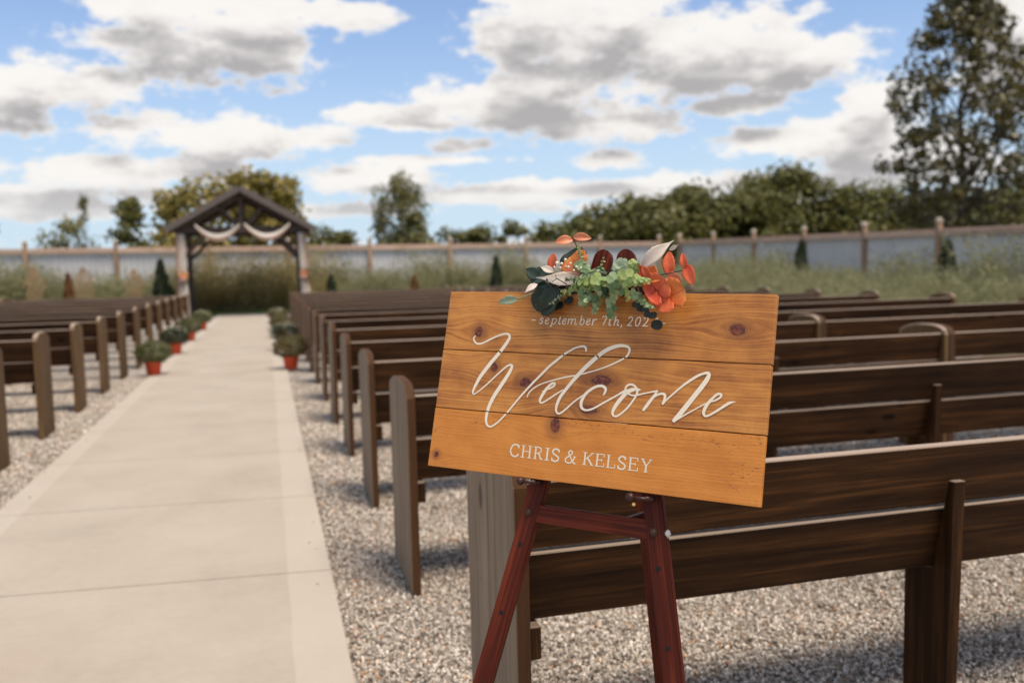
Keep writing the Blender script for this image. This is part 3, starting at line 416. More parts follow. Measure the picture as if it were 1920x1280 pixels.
def tube_geo(pts, rad, n=6):
    V, F = [], []; pts = [Vector(p) for p in pts]
    for i, p in enumerate(pts):
        d = (pts[min(i+1, len(pts)-1)]-pts[max(i-1, 0)]); d = d.normalized() if d.length > 1e-9 else Vector((0, 0, 1))
        s = d.cross(Vector((.31, .42, .85))).normalized(); t = s.cross(d); r = rad[i] if isinstance(rad, (list, tuple)) else rad
        for k in range(n):
            a = 2*math.pi*k/n; V.append(p+s*math.cos(a)*r+t*math.sin(a)*r)
    for i in range(len(pts)-1):
        for k in range(n): F.append((i*n+k, i*n+(k+1) % n, (i+1)*n+(k+1) % n, (i+1)*n+k))
    F.append(tuple(range(n))[::-1]); F.append(tuple(range((len(pts)-1)*n, len(pts)*n)))
    return V, F
def tubes(name, lst, m, parent=None, n=6, kind=None):
    V, F = [], []
    for pts, r in lst:
        v, f = tube_geo(pts, r, n); o = len(V); V += v; F += [tuple(i+o for i in x) for x in f]
    return mesh_obj(name, V, F, m, parent, True, kind=kind)
def lathe(name, prof, m, parent=None, n=24, at=(0, 0, 0), cap=True):
    V, F = [], []
    for r, z in prof:
        for k in range(n): a = 2*math.pi*k/n; V.append((at[0]+r*math.cos(a), at[1]+r*math.sin(a), at[2]+z))
    for i in range(len(prof)-1):
        for k in range(n): F.append((i*n+k, i*n+(k+1) % n, (i+1)*n+(k+1) % n, (i+1)*n+k))
    if cap: F.append(tuple(range(n))[::-1]); F.append(tuple(range((len(prof)-1)*n, len(prof)*n)))
    return mesh_obj(name, V, F, m, parent, True)
def kids(o): return o.children
def dup(root, loc, label=None, rotz=None, scale=None):
    r = root.copy(); link(r); r.location = loc
    if rotz is not None: r.rotation_euler = (0, 0, rotz)
    if scale is not None: r.scale = scale if isinstance(scale, tuple) else (scale,)*3
    if label: r['label'] = label
    for ch in list(root.children):
        c = ch.copy(); link(c); c.parent = r
        for g in list(ch.children):
            d = g.copy(); link(d); d.parent = c
    return r
ORD = 'first second third fourth fifth sixth seventh eighth ninth tenth eleventh twelfth thirteenth fourteenth fifteenth sixteenth'.split()

# ------------------------------------------------------------------ ground, gravel, path
def sheet(name, x0, x1, y0, y1, z, m, nx=1, ny=1):
    V = [(x0+(x1-x0)*i/nx, y0+(y1-y0)*j/ny, z) for j in range(ny+1) for i in range(nx+1)]
    F = [(j*(nx+1)+i, j*(nx+1)+i+1, (j+1)*(nx+1)+i+1, (j+1)*(nx+1)+i) for j in range(ny) for i in range(nx)]
    return tag(mesh_obj(name, V, F, m), kind='structure')
sheet('ground', -1500, 1500, -1500, 1500, -.03, M['lawn'])
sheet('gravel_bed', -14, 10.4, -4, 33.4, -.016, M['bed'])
root = bpy.data.objects.new('path', None); link(root); tag(root, kind='structure')
PX0, PX1 = -1.728, .244
ys = [-3.5+0, -1.7, -.18, 1.36, 2.9]+[4.38+1.53*i for i in range(20)]
ys[-1] = 33.0
for j in range(len(ys)-1):
    y0, y1 = ys[j]+.006, ys[j+1]-.006
    bm = bmesh.new(); bmesh.ops.create_cube(bm, size=1)
    sk = -.075      # the saw cuts run very slightly off square
    for v in bm.verts:
        yy = y0 if v.co.y < 0 else y1; xx = PX0 if v.co.x < 0 else PX1
        v.co = Vector((xx, yy+sk*(xx-PX1)*1.2, -.07 if v.co.z < 0 else .016))
    bevel_bm(bm, .006, 2); bm_obj('slab', bm, M['concrete'], root)
# near gravel: real stones, instanced over a strip by geometry nodes
def stones(name, rects, dens, size, seed, zb=-.012):
    V, F = [], []
    for (x0, x1, y0, y1) in rects:
        o = len(V); V += [(x0, y0, zb), (x1, y0, zb), (x1, y1, zb), (x0, y1, zb)]; F.append((o, o+1, o+2, o+3))
    ob = mesh_obj(name, V, F, M['stone'])
    g = bpy.data.node_groups.new(name+'_scatter', 'GeometryNodeTree'); q = NT(g)
    g.interface.new_socket('Geometry', in_out='INPUT', socket_type='NodeSocketGeometry'); g.interface.new_socket('Geometry', in_out='OUTPUT', socket_type='NodeSocketGeometry')
    gi = q.node('NodeGroupInput'); go = q.node('NodeGroupOutput')
    ds = q.node('GeometryNodeDistributePointsOnFaces'); q.l.new(gi.outputs[0], ds.inputs['Mesh']); ds.inputs['Density'].default_value = dens; ds.inputs['Seed'].default_value = seed
    gti = q.node('GeometryNodeGeometryToInstance')
    for k in range(5):
        ico = q.node('GeometryNodeMeshIcoSphere'); ico.inputs['Radius'].default_value = 1; ico.inputs['Subdivisions'].default_value = 2 if size < .01 else 1
        sp = q.node('GeometryNodeSetPosition'); q.l.new(ico.outputs[0], sp.inputs[0])
        pos = q.node('GeometryNodeInputPosition').outputs[0]
        nn = q.node('ShaderNodeTexNoise'); q.l.new(q.v('ADD', pos, (k*7.3, k*3.1, 0)), nn.inputs['Vector']); nn.inputs['Scale'].default_value = 1.1; nn.inputs['Detail'].default_value = 1
        off = q.v('SCALE', q.v('SUBTRACT', nn.outputs['Color'], (.5, .5, .5)), 1.9); q.l.new(off, sp.inputs['Offset'])
        sm = q.node('GeometryNodeSetMaterial'); q.l.new(sp.outputs[0], sm.inputs[0]); sm.inputs['Material'].default_value = M['stone']
        q.l.new(sm.outputs[0], gti.inputs[0])
    ip = q.node('GeometryNodeInstanceOnPoints'); q.l.new(ds.outputs[0], ip.inputs['Points']); q.l.new(gti.outputs[0], ip.inputs['Instance']); ip.inputs['Pick Instance'].default_value = True
    rv = q.node('FunctionNodeRandomValue', data_type='FLOAT_VECTOR'); rv.inputs[0].default_value = (0, 0, 0); rv.inputs[1].default_value = (6.28, 6.28, 6.28); q.l.new(rv.outputs[0], ip.inputs['Rotation'])
    rs = q.node('FunctionNodeRandomValue', data_type='FLOAT_VECTOR'); rs.inputs[0].default_value = (size*.55, size*.45, size*.3); rs.inputs[1].default_value = (size*1.35, size*1.0, size*.75); rs.inputs['Seed'].default_value = 3; q.l.new(rs.outputs[0], ip.inputs['Scale'])
    # uneven heights
    rz = q.node('FunctionNodeRandomValue', data_type='FLOAT_VECTOR'); rz.inputs[0].default_value = (0, 0, -.004); rz.inputs[1].default_value = (0, 0, .014); rz.inputs['Seed'].default_value = 5
    sp2 = q.node('GeometryNodeSetPosition'); q.l.new(ds.outputs[0], sp2.inputs[0]); q.l.new(rz.outputs[0], sp2.inputs['Offset']); q.l.new(sp2.outputs[0], ip.inputs['Points'])
    q.l.new(ip.outputs[0], go.inputs[0])
    md = ob.modifiers.new('scatter', 'NODES'); md.node_group = g
    return ob
STONES = True
if STONES:
    tag(stones('gravel', [(.262, 3.6, 1.2, 5.4), (3.6, 5.2, 2.6, 5.4), (-3.6, -1.745, 4.6, 7.5)], 9800, .0080, 1), kind='stuff', label='pale crushed limestone gravel beside the concrete path', cat='gravel')
    tag(stones('gravel', [(.262, 9.5, 5.4, 12.5), (-7.5, -1.745, 7.5, 14)], 4200, .0118, 2), kind='stuff', label='pale crushed limestone gravel under the farther pews', cat='gravel')
    tag(stones('stray_gravel', [(.10, .236, 2.2, 12), (-1.72, -1.60, 3.5, 13)], 11, .0070, 9, .018), kind='stuff', label='a few stray gravel stones kicked onto the edges of the path', cat='gravel')
# ------------------------------------------------------------------ fences
def fence(name, axis, fixed, posts, zf, label, side, parity=0):
    """axis 0: runs along x at y=fixed; axis 1: runs along y at x=fixed; side = sign of the inward normal"""
    p0 = (posts[0], fixed, 0) if axis == 0 else (fixed, posts[0], 0)
    r = thing(name, p0, label, 'fence')
    def P(s, d, z): return (s-posts[0], d, z) if axis == 0 else (d, s-posts[0], z)
    def bx(nm, s0, s1, d0, d1, z0, z1, m, bev=.006):
        a, b = P(s0, d0, z0), P(s1, d1, z1); lo = [min(a[i], b[i]) for i in range(3)]; hi = [max(a[i], b[i]) for i in range(3)]
        return box(nm, lo, hi, m, r, bev)
    rm = M['rail'] if axis == 0 else M['raily']
    for i, s in enumerate(posts):
        zt = zf(s)
        po = bx('post', s-.075, s+.075, -.075+side*.10, .075+side*.10, 0, zt+.20, M['ppost'])
        cp = bx('cap', s-.095, s+.095, -.095+side*.10, .095+side*.10, zt+.20, zt+.245, M['cap'], .012); cp.parent = po
        cp2 = bx('cap_top', s-.07, s+.07, -.07+side*.10, .07+side*.10, zt+.245, zt+.32, M['cap'], .03); cp2.parent = po
        if i == len(posts)-1: break
        s1 = posts[i+1]; z1 = zf(s1); zm = (zt+z1)/2
        # rails follow the grade
        for (zo, hh, dd, dep) in ((0, .045, .062, .125), (-.055, .15, .148, .038)):
            A = Vector(P(s+.075, dd*side, zt+zo-hh/2)); B = Vector(P(s1-.075 if s1 > s else s1+.075, dd*side, z1+zo-hh/2))
            if s1 < s: A = Vector(P(s-.075, dd*side, zt+zo-hh/2))
            beam('rail', A, B, dep, hh, rm, r, .004)
        # one steel bay: ribbed sheet
        n = 14; V, F = [], []; lo, hi = (s+.075, s1-.075) if s1 > s else (s-.075, s1+.075)
        prof = []
        for k in range(n):
            a = lo+(hi-lo)*k/n; b = (hi-lo)/n
            prof += [(a, 0), (a+b*.12, .028), (a+b*.28, .028), (a+b*.40, 0)]
        prof.append((hi, 0))
        for (q_, d) in prof:
            t = (q_-s)/(s1-s); zt_ = zt+(z1-zt)*t-.19
            V += [P(q_, d*side+side*.03, .04), P(q_, d*side+side*.03, zt_), P(q_, d*side+side*.03-side*.012, .04), P(q_, d*side+side*.03-side*.012, zt_)]
        for k in range(len(prof)-1):
            o = k*4; F += [(o, o+4, o+5, o+1), (o+2, o+3, o+7, o+6), (o+1, o+5, o+7, o+3), (o, o+2, o+6, o+4)]
        mesh_obj('panel', V, F, M['steel'], r)
    return r
farx = [-15.6, -12.2, -8.92, -5.69, -2.23, .92, 4.27, 7.74, 11.21, 14.74, 17.66]
fence('privacy_fence', 0, 38.0, farx, lambda s: 2.60-.004*(s+9), 'grey steel panel fence with wooden posts running behind the arbor', -1)
fence('privacy_fence', 1, 18.8, [37.9, 34.66, 31.37, 27.95, 24.61, 21.32, 18.0, 14.7, 11.4], lambda s: 2.52-.0135*(37.9-s), 'grey steel panel fence along the right side in front of the tree line', -1)

# ------------------------------------------------------------------ pews
PEW_L = 4.35
def make_pew(endm, L=PEW_L):
    r = thing('pew', (0, 0, 0), '', 'pew')
    T = .042
    top = [(0, .915), (.018, .948), (.05, .969), (.10, .981), (.18, .985), (.2400, .984)]
    top2 = [(.2408, .984), (.30, .981), (.36, .972), (.42, .956), (.465, .935), (.48, .915)]
    for x0 in (0, L-T):
        prism('end_board', [(0, 0)]+top+[(.2400, 0)], x0, x0+T, endm, r)
        prism('end_board', [(.2408, 0)]+top2+[(.48, 0)], x0, x0+T, endm, r)
    # leaning back boards
    def yb(z): return .018+(.925-z)*.15
    for z0, z1, s in ((.732, .925, 0), (.527, .724, .012)):
        o = beam('back_board', (T+.002, yb((z0+z1)/2)+.018-s, (z0+z1)/2), (L-T-.002, yb((z0+z1)/2)+.018-s*.3, (z0+z1)/2), .03, z1-z0, M['back'], r, .003, up=Vector((0, -.15, 1)))
    for fx in (.325, .66):
        x = L*fx-.02+ (0)
        prism('support', [(.012, 0), (-.012, .815), (.012, .815), (.075, .52), (.20, .50), (.20, 0)], x, x+T, M['post'], r, bev=.002)
    for y0 in (.12, .295): box('seat_board', (T+.002, y0, .521), (L-T-.002, y0+.168, .556), M['back'], r, .003)
    for x0 in (T, L-T-.04): box('cleat', (x0, .035, .425), (x0+.04, .46, .519), M['post'], r, .003)
    return r
proto = make_pew(M['end'])
first = [True]
def place(x, y, label, group, rz=0.):
    if first[0]: o = proto; first[0] = False; o.location = (x, y, 0); o['label'] = label
    else: o = dup(proto, (x, y, 0), label)
    o.rotation_euler = (0, 0, rz); o['group'] = group; return o
XR, XL, S0 = .581, -2.055, 2.346
jit = random.Random(3)
GR = 'dark stained wooden pews in rows'
for k in range(0, 15):
    y = S0+1.58*k + (-.146 if k == 0 else 0) + (jit.uniform(-.02, .02) if k > 1 else 0)
    o = place(XR+(.018 if k == 0 else 0), y, 'stained wooden pew right of the path, %s row counting from the sign' % ORD[k], GR, jit.uniform(-.003, .003) if k > 2 else 0)
    if k == 0:
        o['label'] = 'dark stained wooden pew right behind the easel with a pale weathered end'
        lst = [c for c in o.children if c.name.startswith('end_board')]
        for c in lst[:2]:
            c.scale = (1, 1.19, 1); c.data = c.data.copy(); c.data.materials[0] = M['pale']; c['label'] = 'pale weathered end board next to the easel'
for k in range(1, 15):
    place(XR+PEW_L+.028, S0+1.58*k+jit.uniform(-.02, .02), 'stained wooden pew in the outer right block, %s row from the front of view' % ORD[k], GR, jit.uniform(-.003, .003))
for k in range(-1, 11):
    place(XL-PEW_L, 8.93+1.58*k+(0 if k < 1 else jit.uniform(-.02, .02)), 'stained wooden pew left of the path, %s row counting from the camera' % ORD[k+1], GR, 0)
for k in range(5, 11):
    place(XL-2*PEW_L-.03, 8.93+1.58*k, 'stained wooden pew in the outer left block, %s row counting from the arbor' % ORD[10-k], GR, 0)

fp = proto
for (yy, zz) in ((.36, .86), (.40, .54), (.12, .80), (.34, .30), (.10, .58)):
    V2, F2 = tube_geo([(-.0004, yy, zz), (.004, yy, zz)], .0042, 8); mesh_obj('screw_head', V2, F2, M['bronze'], fp)
# ------------------------------------------------------------------ welcome sign (local frame: u right, v up, w out of the face)
SO, SU, SV, SN = Vector(SIGN_O), Vector(SIGN_U), Vector(SIGN_V), Vector(SIGN_N)
SM = Matrix(((SU.x, SV.x, SN.x, SO.x), (SU.y, SV.y, SN.y, SO.y), (SU.z, SV.z, SN.z, SO.z), (0, 0, 0, 1)))
def sw(u, v, w): return SM @ Vector((u, v, w))
sg = thing('welcome_sign', (0, 0, 0), 'amber stained three board wooden sign lettered Welcome, on the easel', 'sign'); sg.matrix_world = SM
SWD = .7755
skew = .0
for k, (v0, v1) in enumerate(((0, .1368), (.1390, .2765), (.2787, .4195))):
    bm = bmesh.new(); bmesh.ops.create_cube(bm, size=1)
    for v in bm.verts: v.co = Vector((SWD*(v.co.x+.5)+(.0006*k), v0+(v.co.y+.5)*(v1-v0), -.018*(.5-v.co.z)))
    bevel_bm(bm, .0022, 3); bm_obj('board', bm, M['sign'], sg)
for u in (.12, .65): box('batten', (u-.02, .02, -.036), (u+.02, .40, -.0182), M['sign'], sg, .002)
def catmull(P, n):
    out = []
    for i in range(len(P)-1):
        p0, p1, p2, p3 = P[max(i-1, 0)], P[i], P[i+1], P[min(i+2, len(P)-1)]
        seg = max(1, int(math.hypot(p2[0]-p1[0], p2[1]-p1[1])/n))
        for k in range(seg):
            t = k/seg
            out.append(tuple(.5*((2*b)+(-a+c)*t+(2*a-5*b+4*c-d)*t*t+(-a+3*b-3*c+d)*t**3) for a, b, c, d in zip(p0, p1, p2, p3)))
    out.append(tuple(P[-1])); return out
def ribbon(V, F, pts, w0, gaps=True, cap=True):
    """pts (u,v,width); each quad rises a hair so that crossings never coincide"""
    n = len(pts); base = len(V)
    def ok(v): return not gaps or all(abs(v-g) > .0012 for g in (.1379, .2776))
    L = []
    for i, (x, y, wd) in enumerate(pts):
        a = pts[max(i-1, 0)]; b = pts[min(i+1, n-1)]; dx_, dy_ = b[0]-a[0], b[1]-a[1]; l = math.hypot(dx_, dy_) or 1e-9
        nx, ny = -dy_/l, dx_/l; z = w0+i*2.2e-6
        L.append(((x+nx*wd/2, y+ny*wd/2, z), (x-nx*wd/2, y-ny*wd/2, z)))
    for i in range(n-1):
        m_ = (pts[i][1]+pts[i+1][1])/2
        if not ok(m_): continue
        o = len(V); V += [L[i][0], L[i][1], L[i+1][1], L[i+1][0]]; F.append((o, o+1, o+2, o+3))
    if cap:
        for e in (0, n-1):
            x, y, wd = pts[e]; o = len(V)
            for k in range(8): V.append((x+wd/2*math.cos(k*math.pi/4), y+wd/2*math.sin(k*math.pi/4), w0+e*2.2e-6+(1e-5 if e else -1e-5)))
            if ok(y): F.append(tuple(range(o, o+8)))
V, F = [], []
for i, s in enumerate(WELCOME): ribbon(V, F, catmull([(a, b, c*.88) for a, b, c in s], .0012), .00035+i*.00012)
mesh_obj('lettering', V, F, M['paint'], sg)
T_, H_ = .055, .105
def serif(x, y, h=.17): return ([(x-h, y), (x+h, y)], T_)
def cv(pts, w): return (pts, w, 1)
GL = {
'C': [cv([(.93, .74), (.84, .92), (.56, 1), (.25, .88), (.07, .5), (.22, .14), (.55, .0), (.82, .08), (.97, .27)], .10), ([(.94, 1), (.94, .70)], T_)],
'H': [([(.22, .02), (.22, .98)], H_), ([(.80, .02), (.80, .98)], H_), ([(.22, .52), (.8, .52)], T_), serif(.22, .02), serif(.22, .98), serif(.8, .02), serif(.8, .98)],
'R': [([(.22, .02), (.22, .98)], H_), cv([(.22, .97), (.52, .97), (.76, .86), (.76, .63), (.52, .5), (.22, .5)], .075), cv([(.5, .5), (.65, .36), (.80, .08), (1, .02)], .10), serif(.22, .02), serif(.14, .98, .14)],
'I': [([(.5, .02), (.5, .98)], .12), ([(.05, .02), (.95, .02)], T_), ([(.05, .98), (.95, .98)], T_)],
'S': [cv([(.86, .75), (.78, .93), (.48, 1), (.2, .9), (.14, .73), (.3, .58), (.65, .45), (.88, .29), (.8, .09), (.5, .0), (.2, .07), (.1, .26)], .10), ([(.88, 1), (.88, .73)], T_), ([(.09, 0), (.09, .28)], T_)],
'&': [cv([(1, .03), (.84, .03), (.58, .34), (.32, .72), (.32, .9), (.46, 1), (.62, .91), (.58, .74), (.3, .52), (.06, .3), (.1, .08), (.32, 0), (.58, .06), (.78, .27), (.88, .52)], .085), ([(.72, .53), (1, .53)], T_)],
'K': [([(.2, .02), (.2, .98)], H_), ([(.22, .42), (.85, .97)], .06), ([(.42, .60), (.86, .03)], .11), serif(.2, .02), serif(.2, .98), serif(.84, .98, .14), serif(.88, .02, .13)],
'E': [([(.22, .02), (.22, .98)], H_), ([(.05, .98), (.93, .98)], T_), ([(.92, .98), (.92, .74)], T_), ([(.22, .52), (.70, .52)], T_), ([(.70, .64), (.70, .40)], T_), ([(.05, .02), (.97, .02)], T_), ([(.96, .02), (.96, .28)], T_)],
'L': [([(.24, .02), (.24, .98)], H_), serif(.24, .98), ([(.05, .02), (.97, .02)], T_), ([(.96, .02), (.96, .30)], T_)],
'Y': [([(.16, .97), (.5, .46)], .10), ([(.86, .97), (.5, .46)], .06), ([(.5, .5), (.5, .02)], .11), serif(.5, .02, .16), serif(.16, .98, .15), serif(.86, .98, .13)],
# lower case: y=0 baseline, x-height .62, ascender 1
's': [cv([(.85, .48), (.7, .60), (.4, .62), (.25, .5), (.45, .36), (.75, .22), (.65, .05), (.35, 0), (.08, .12)], .065)],
'e': [cv([(.12, .28), (.5, .33), (.85, .46), (.75, .61), (.45, .60), (.15, .38), (.12, .12), (.35, 0), (.62, .03), (.85, .16)], .06)],
'p': [([(.38, .60), (.2, -.28)], .07), ([(.15, .56), (.38, .60)], .045), ([(.02, -.28), (.4, -.28)], .045), cv([(.34, .42), (.6, .6), (.85, .55), (.88, .3), (.7, .05), (.45, .0), (.27, .1)], .06)],
't': [cv([(.62, .86), (.45, .45), (.3, .12), (.5, .0), (.85, .1)], .07), ([(.15, .60), (.95, .60)], .045)],
'm': [([(.12, .60), (.04, 0)], .07), cv([(.10, .42), (.28, .60), (.42, .56), (.42, .4), (.36, 0)], .065), cv([(.42, .42), (.6, .60), (.76, .56), (.76, .4), (.72, .12), (.80, 0), (.97, .06)], .065), ([(.0, .57), (.12, .60)], .045)],
'b': [([(.40, 1), (.14, .05)], .07), ([(.2, .98), (.4, 1)], .045), cv([(.28, .42), (.55, .6), (.85, .52), (.88, .28), (.65, .02), (.35, 0), (.14, .08)], .06)],
'r': [([(.3, .60), (.12, 0)], .07), ([(.05, .56), (.3, .60)], .045), cv([(.26, .4), (.55, .6), (.85, .62), (.95, .52)], .065), ([(-.02, 0), (.35, 0)], .04)],
'h': [([(.38, 1), (.12, 0)], .07), ([(.18, .98), (.38, 1)], .045), cv([(.24, .38), (.5, .6), (.78, .58), (.78, .38), (.68, .1), (.78, 0), (.98, .08)], .065)],
'7': [([(.12, .97), (.98, .97)], .06), ([(.95, .97), (.35, .0)], .075), ([(.12, .97), (.1, .78)], .045)],
',': [cv([(.75, .08), (.72, -.06), (.4, -.2)], .07)],
'2': [cv([(.2, .78), (.4, .98), (.75, .96), (.88, .74), (.65, .42), (.25, .12), (.05, .03)], .065), ([(.05, .03), (.9, .03)], .065)],
'0': [cv([(.6, 1), (.3, .85), (.1, .45), (.2, .08), (.42, 0), (.72, .2), (.92, .6), (.85, .92), (.6, 1)], .065)],
'4': [([(.75, 0), (.95, 1)], .075), ([(.92, .98), (.08, .30)], .045), ([(.08, .30), (1.02, .30)], .05), ([(.5, 0), (1, 0)], .04)],
'-': [([(0, .36), (1, .36)], .06)]}
def text(name, items, capk=1., slant=0, thick=1.):
    V, F = [], []
    for (ch, u0, u1, vb, vt) in items:
        H = vt-vb; W_ = u1-u0
        for i, st_ in enumerate(GL[ch]):
            pts, wd = st_[0], st_[1]
            P = [(u0+x*W_+slant*y*0, vb+y*H, wd*H*thick) for x, y in pts]
            if len(st_) > 2: P = catmull(P, .0006)
            else:
                a, b = P[0], P[-1]; P = [tuple(a[q]+(b[q]-a[q])*t/6 for q in range(3)) for t in range(7)]
            ribbon(V, F, P, .0003+i*.00006, gaps=False, cap=False)
    return mesh_obj(name, V, F, M['paint'], sg)
text('lettering', NAMES, thick=1.3)
text('lettering', DATE, thick=1.7)

# ------------------------------------------------------------------ easel
ez = thing('easel', (sw(.43, -1.064, -.045).x, sw(.43, -1.064, -.045).y, 0), 'mahogany stained wooden easel with two front legs carrying the welcome sign', 'easel')
el = Vector(ez.location)
def W_(u, v, w=-.045): return sw(u, v, w)-el
def leg(u0, v0, u1, v1, wdt=.042, dep=.020, w=-.047):
    a, b = W_(u0, v0, w), W_(u1, v1, w)
    d = (b-a).normalized(); s = d.cross(SN).normalized(); t = SN
    L = (b-a).length; bm = bmesh.new()
    # bar with a rounded head
    pr = [(-wdt/2, 0), (wdt/2, 0), (wdt/2, L-.022)]+[(wdt/2*math.cos(q_), L-.022+.024*math.sin(q_)) for q_ in [math.pi*i/8 for i in range(1, 8)]]+[(-wdt/2, L-.022)]
    A = [bm.verts.new((p[0], p[1], -dep/2)) for p in pr]; B = [bm.verts.new((p[0], p[1], dep/2)) for p in pr]
    bm.faces.new(A[::-1]); bm.faces.new(B)
    for i in range(len(pr)): bm.faces.new((A[i], A[(i+1) % len(pr)], B[(i+1) % len(pr)], B[i]))
    bmesh.ops.recalc_face_normals(bm, faces=bm.faces)
    eds = [e for e in bm.edges if len(e.link_faces) == 2 and e.calc_face_angle() > .6]; bmesh.ops.bevel(bm, geom=eds, offset=.0022, segments=2, affect='EDGES')
    o = bm_obj('leg', bm, M['mahog'], ez)
    o.matrix_basis = Matrix(((s.x, d.x, t.x, a.x), (s.y, d.y, t.y, a.y), (s.z, d.z, t.z, a.z), (0, 0, 0, 1)))
    return o
def uleft(v): return .2639+.1755*(v+.0094)+(.010 if v > .2 else 0)
def uright(v): return .5407-.2266*(v+.0059)
leg(uleft(-1.058), -1.058, .3755, .527, .043); leg(uright(-1.056), -1.056, .4235, .527, .043)
c0, c1 = (.290, -.073), (.562, -.077)
beam('crossbar', W_(c0[0]-.012, c0[1]-.002, -.047), W_(c1[0]-.012, c1[1]+.002, -.047), .018, .040, M['mahog'], ez, .0015, up=SV)
rt, rf = Vector((.79, 1.90, 1.44))-el, Vector((.985, 2.035, 0))-el
rr_ = beam('rear_leg', rt, rf, .022, .030, M['mahog'], ez, .0015, up=SU)
mid = W_(.40, -.085, -.058); q_ = rt+(rf-rt)*((rt.z-mid.z-.0)/(rt.z-rf.z))
beam('brace', W_(.556, -.030, -.075), W_(.44, -.078, -.095), .036, .012, M['mahog'], ez, .0015)
def ball(u, v, w, r): return [(r*math.sin(math.pi*i/10), -r*math.cos(math.pi*i/10)) for i in range(11)], sw(u, v, w)-el
for (u, v, u2, v2) in ((.2518, -.0085, .282, -.0085), (.512, -.0125, .548, -.0125)):
    pr, at = ball(u, v, .004, .0095); k_ = lathe('knob', pr, M['knob'], ez, 16, at, cap=False)
    V2, F2 = tube_geo([W_(u2, v2+.001, -.060), W_(u2, v2+.001, .008)], .0052, 10); mesh_obj('peg', V2, F2, M['knob'], ez, True)
    V2, F2 = tube_geo([W_(u, v, .002), W_(u2, v2, .006)], .0042, 8); mesh_obj('peg', V2, F2, M['knob'], ez, True)
pr, at = ball(.520, -.026, .0, .004); lathe('screw', pr, M['brass'], ez, 12, at, cap=False)
wf = -.0368
for (u, v) in ((.2613, -.0741), (.5557, -.0776)):
    V2, F2 = tube_geo([W_(u, v, wf-.001), W_(u, v, wf+.0025)], .0085, 18); wsh = mesh_obj('washer', V2, F2, M['bronze'], ez, False)
    V2, F2 = tube_geo([W_(u, v, wf+.0023), W_(u, v, wf+.0055), W_(u, v, wf+.0068)], [.0062, .0055, .002], 14); bo = mesh_obj('bolt', V2, F2, M['bronze'], ez, True)
V2, F2 = tube_geo([W_(.578, -.0776, -.047), W_(.584, -.0776, -.047), W_(.588, -.0776, -.047)], [.009, .0085, .003], 14); mesh_obj('bolt', V2, F2, plain('steel_bolt', (.5, .45, .4), .25), ez, True)
for (u, v) in ((.2493, -.1472), (.5722, -.1494), (.2216, -.30), (.607, -.30)):
    V2, F2 = tube_geo([W_(u, v, wf-.002), W_(u, v, wf+.0006)], .0052, 14); mesh_obj('adjustment_hole', V2, F2, M['hole'], ez, False)

# ------------------------------------------------------------------ floral swag on the sign's top edge
sg2 = thing('floral_swag', (0, 0, 0), 'artificial floral swag of eucalyptus, orange and cream leaves on the top edge of the sign', 'flower swag'); sg2.matrix_world = SM
def leaf_mesh(kind, b, t, hw, seed):
    r = random.Random(seed); b, t = Vector(b), Vector(t); d = t-b; L = d.length; d.normalize()
    s = d.cross(Vector((0, 0, 1))).normalized(); nrm = s.cross(d)
    nu, nv = 14, 6; V, F, UV = [], [], []
    curl = {'oval': .22, 'round': .16, 'flat': .5, 'lance': .30}[kind]*r.choice((1, 1, 1, -1)); tw = r.uniform(-.5, .5)
    for i in range(nu+1):
        a = i/nu
        if kind == 'round': w_ = math.sqrt(max(0, 1-(2*a-1.0)**2))**.85*(1+.04*math.sin(a*17+seed))
        elif kind == 'lance': w_ = (math.sin(math.pi*min(1, a**.8))**.9)*(1 if a < .55 else max(0, 1-(a-.55)/.45)**.55)
        else: w_ = math.sin(math.pi*a**.85)**.75
        if i == 0: w_ = .03
        if i == nu: w_ = .03
        for j in range(nv+1):
            c = 2*j/nv-1; rag = 1+.03*math.sin(a*40+c*7+seed)
            cup = (abs(c)**1.6)*hw*.28*w_*(1 if kind != 'flat' else 1.6)
            p = b+d*(L*a)+s*(c*hw*w_*rag*math.cos(tw*.6))+nrm*(cup+curl*L*.25*math.sin(math.pi*a)+c*hw*w_*math.sin(tw*.6)+.0006*math.sin(a*31+c*9+seed))
            V.append(p); UV.append((a, c))
    for i in range(nu):
        for j in range(nv): o = i*(nv+1)+j; F.append((o, o+1, o+nv+2, o+nv+1))
    return V, F, UV
for i, (col, kind, b, t, hw) in enumerate(LEAVES):
    V, F, UV = leaf_mesh(kind, b, t, hw, i*3+1)
    o = mesh_obj('leaf', V, F, LM[col], sg2, True, UV)
    so = o.modifiers.new('thickness', 'SOLIDIFY'); so.thickness = .0006
for i, (col, pts, r) in enumerate(STEMS):
    V, F = tube_geo(catmull(pts, .006), r, 6); mesh_obj('stem', V, F, LM[col], sg2, True)
for (u, v, w0, r) in BERRIES:
    pr = [(r*math.sin(math.pi*i/8), -r*math.cos(math.pi*i/8)) for i in range(9)]
    lathe('berry', pr, LM['berry'], sg2, 12, (u, v, w0), cap=False)
def small_leaf(V, F, c, nrm, up, r):
    nrm = nrm.normalized(); s = up.cross(nrm).normalized(); t = nrm.cross(s)
    o = len(V); n = 9; V.append(c+nrm*(-r*.22))
    for k in range(n):
        a = 2*math.pi*k/n; rr = r*(1.0 if k else .92); V.append(c+s*math.cos(a)*rr*.92+t*math.sin(a)*rr+nrm*r*.06*math.sin(3*a))
    for k in range(n): F.append((o, o+1+k, o+1+(k+1) % n))
rs = random.Random(5)
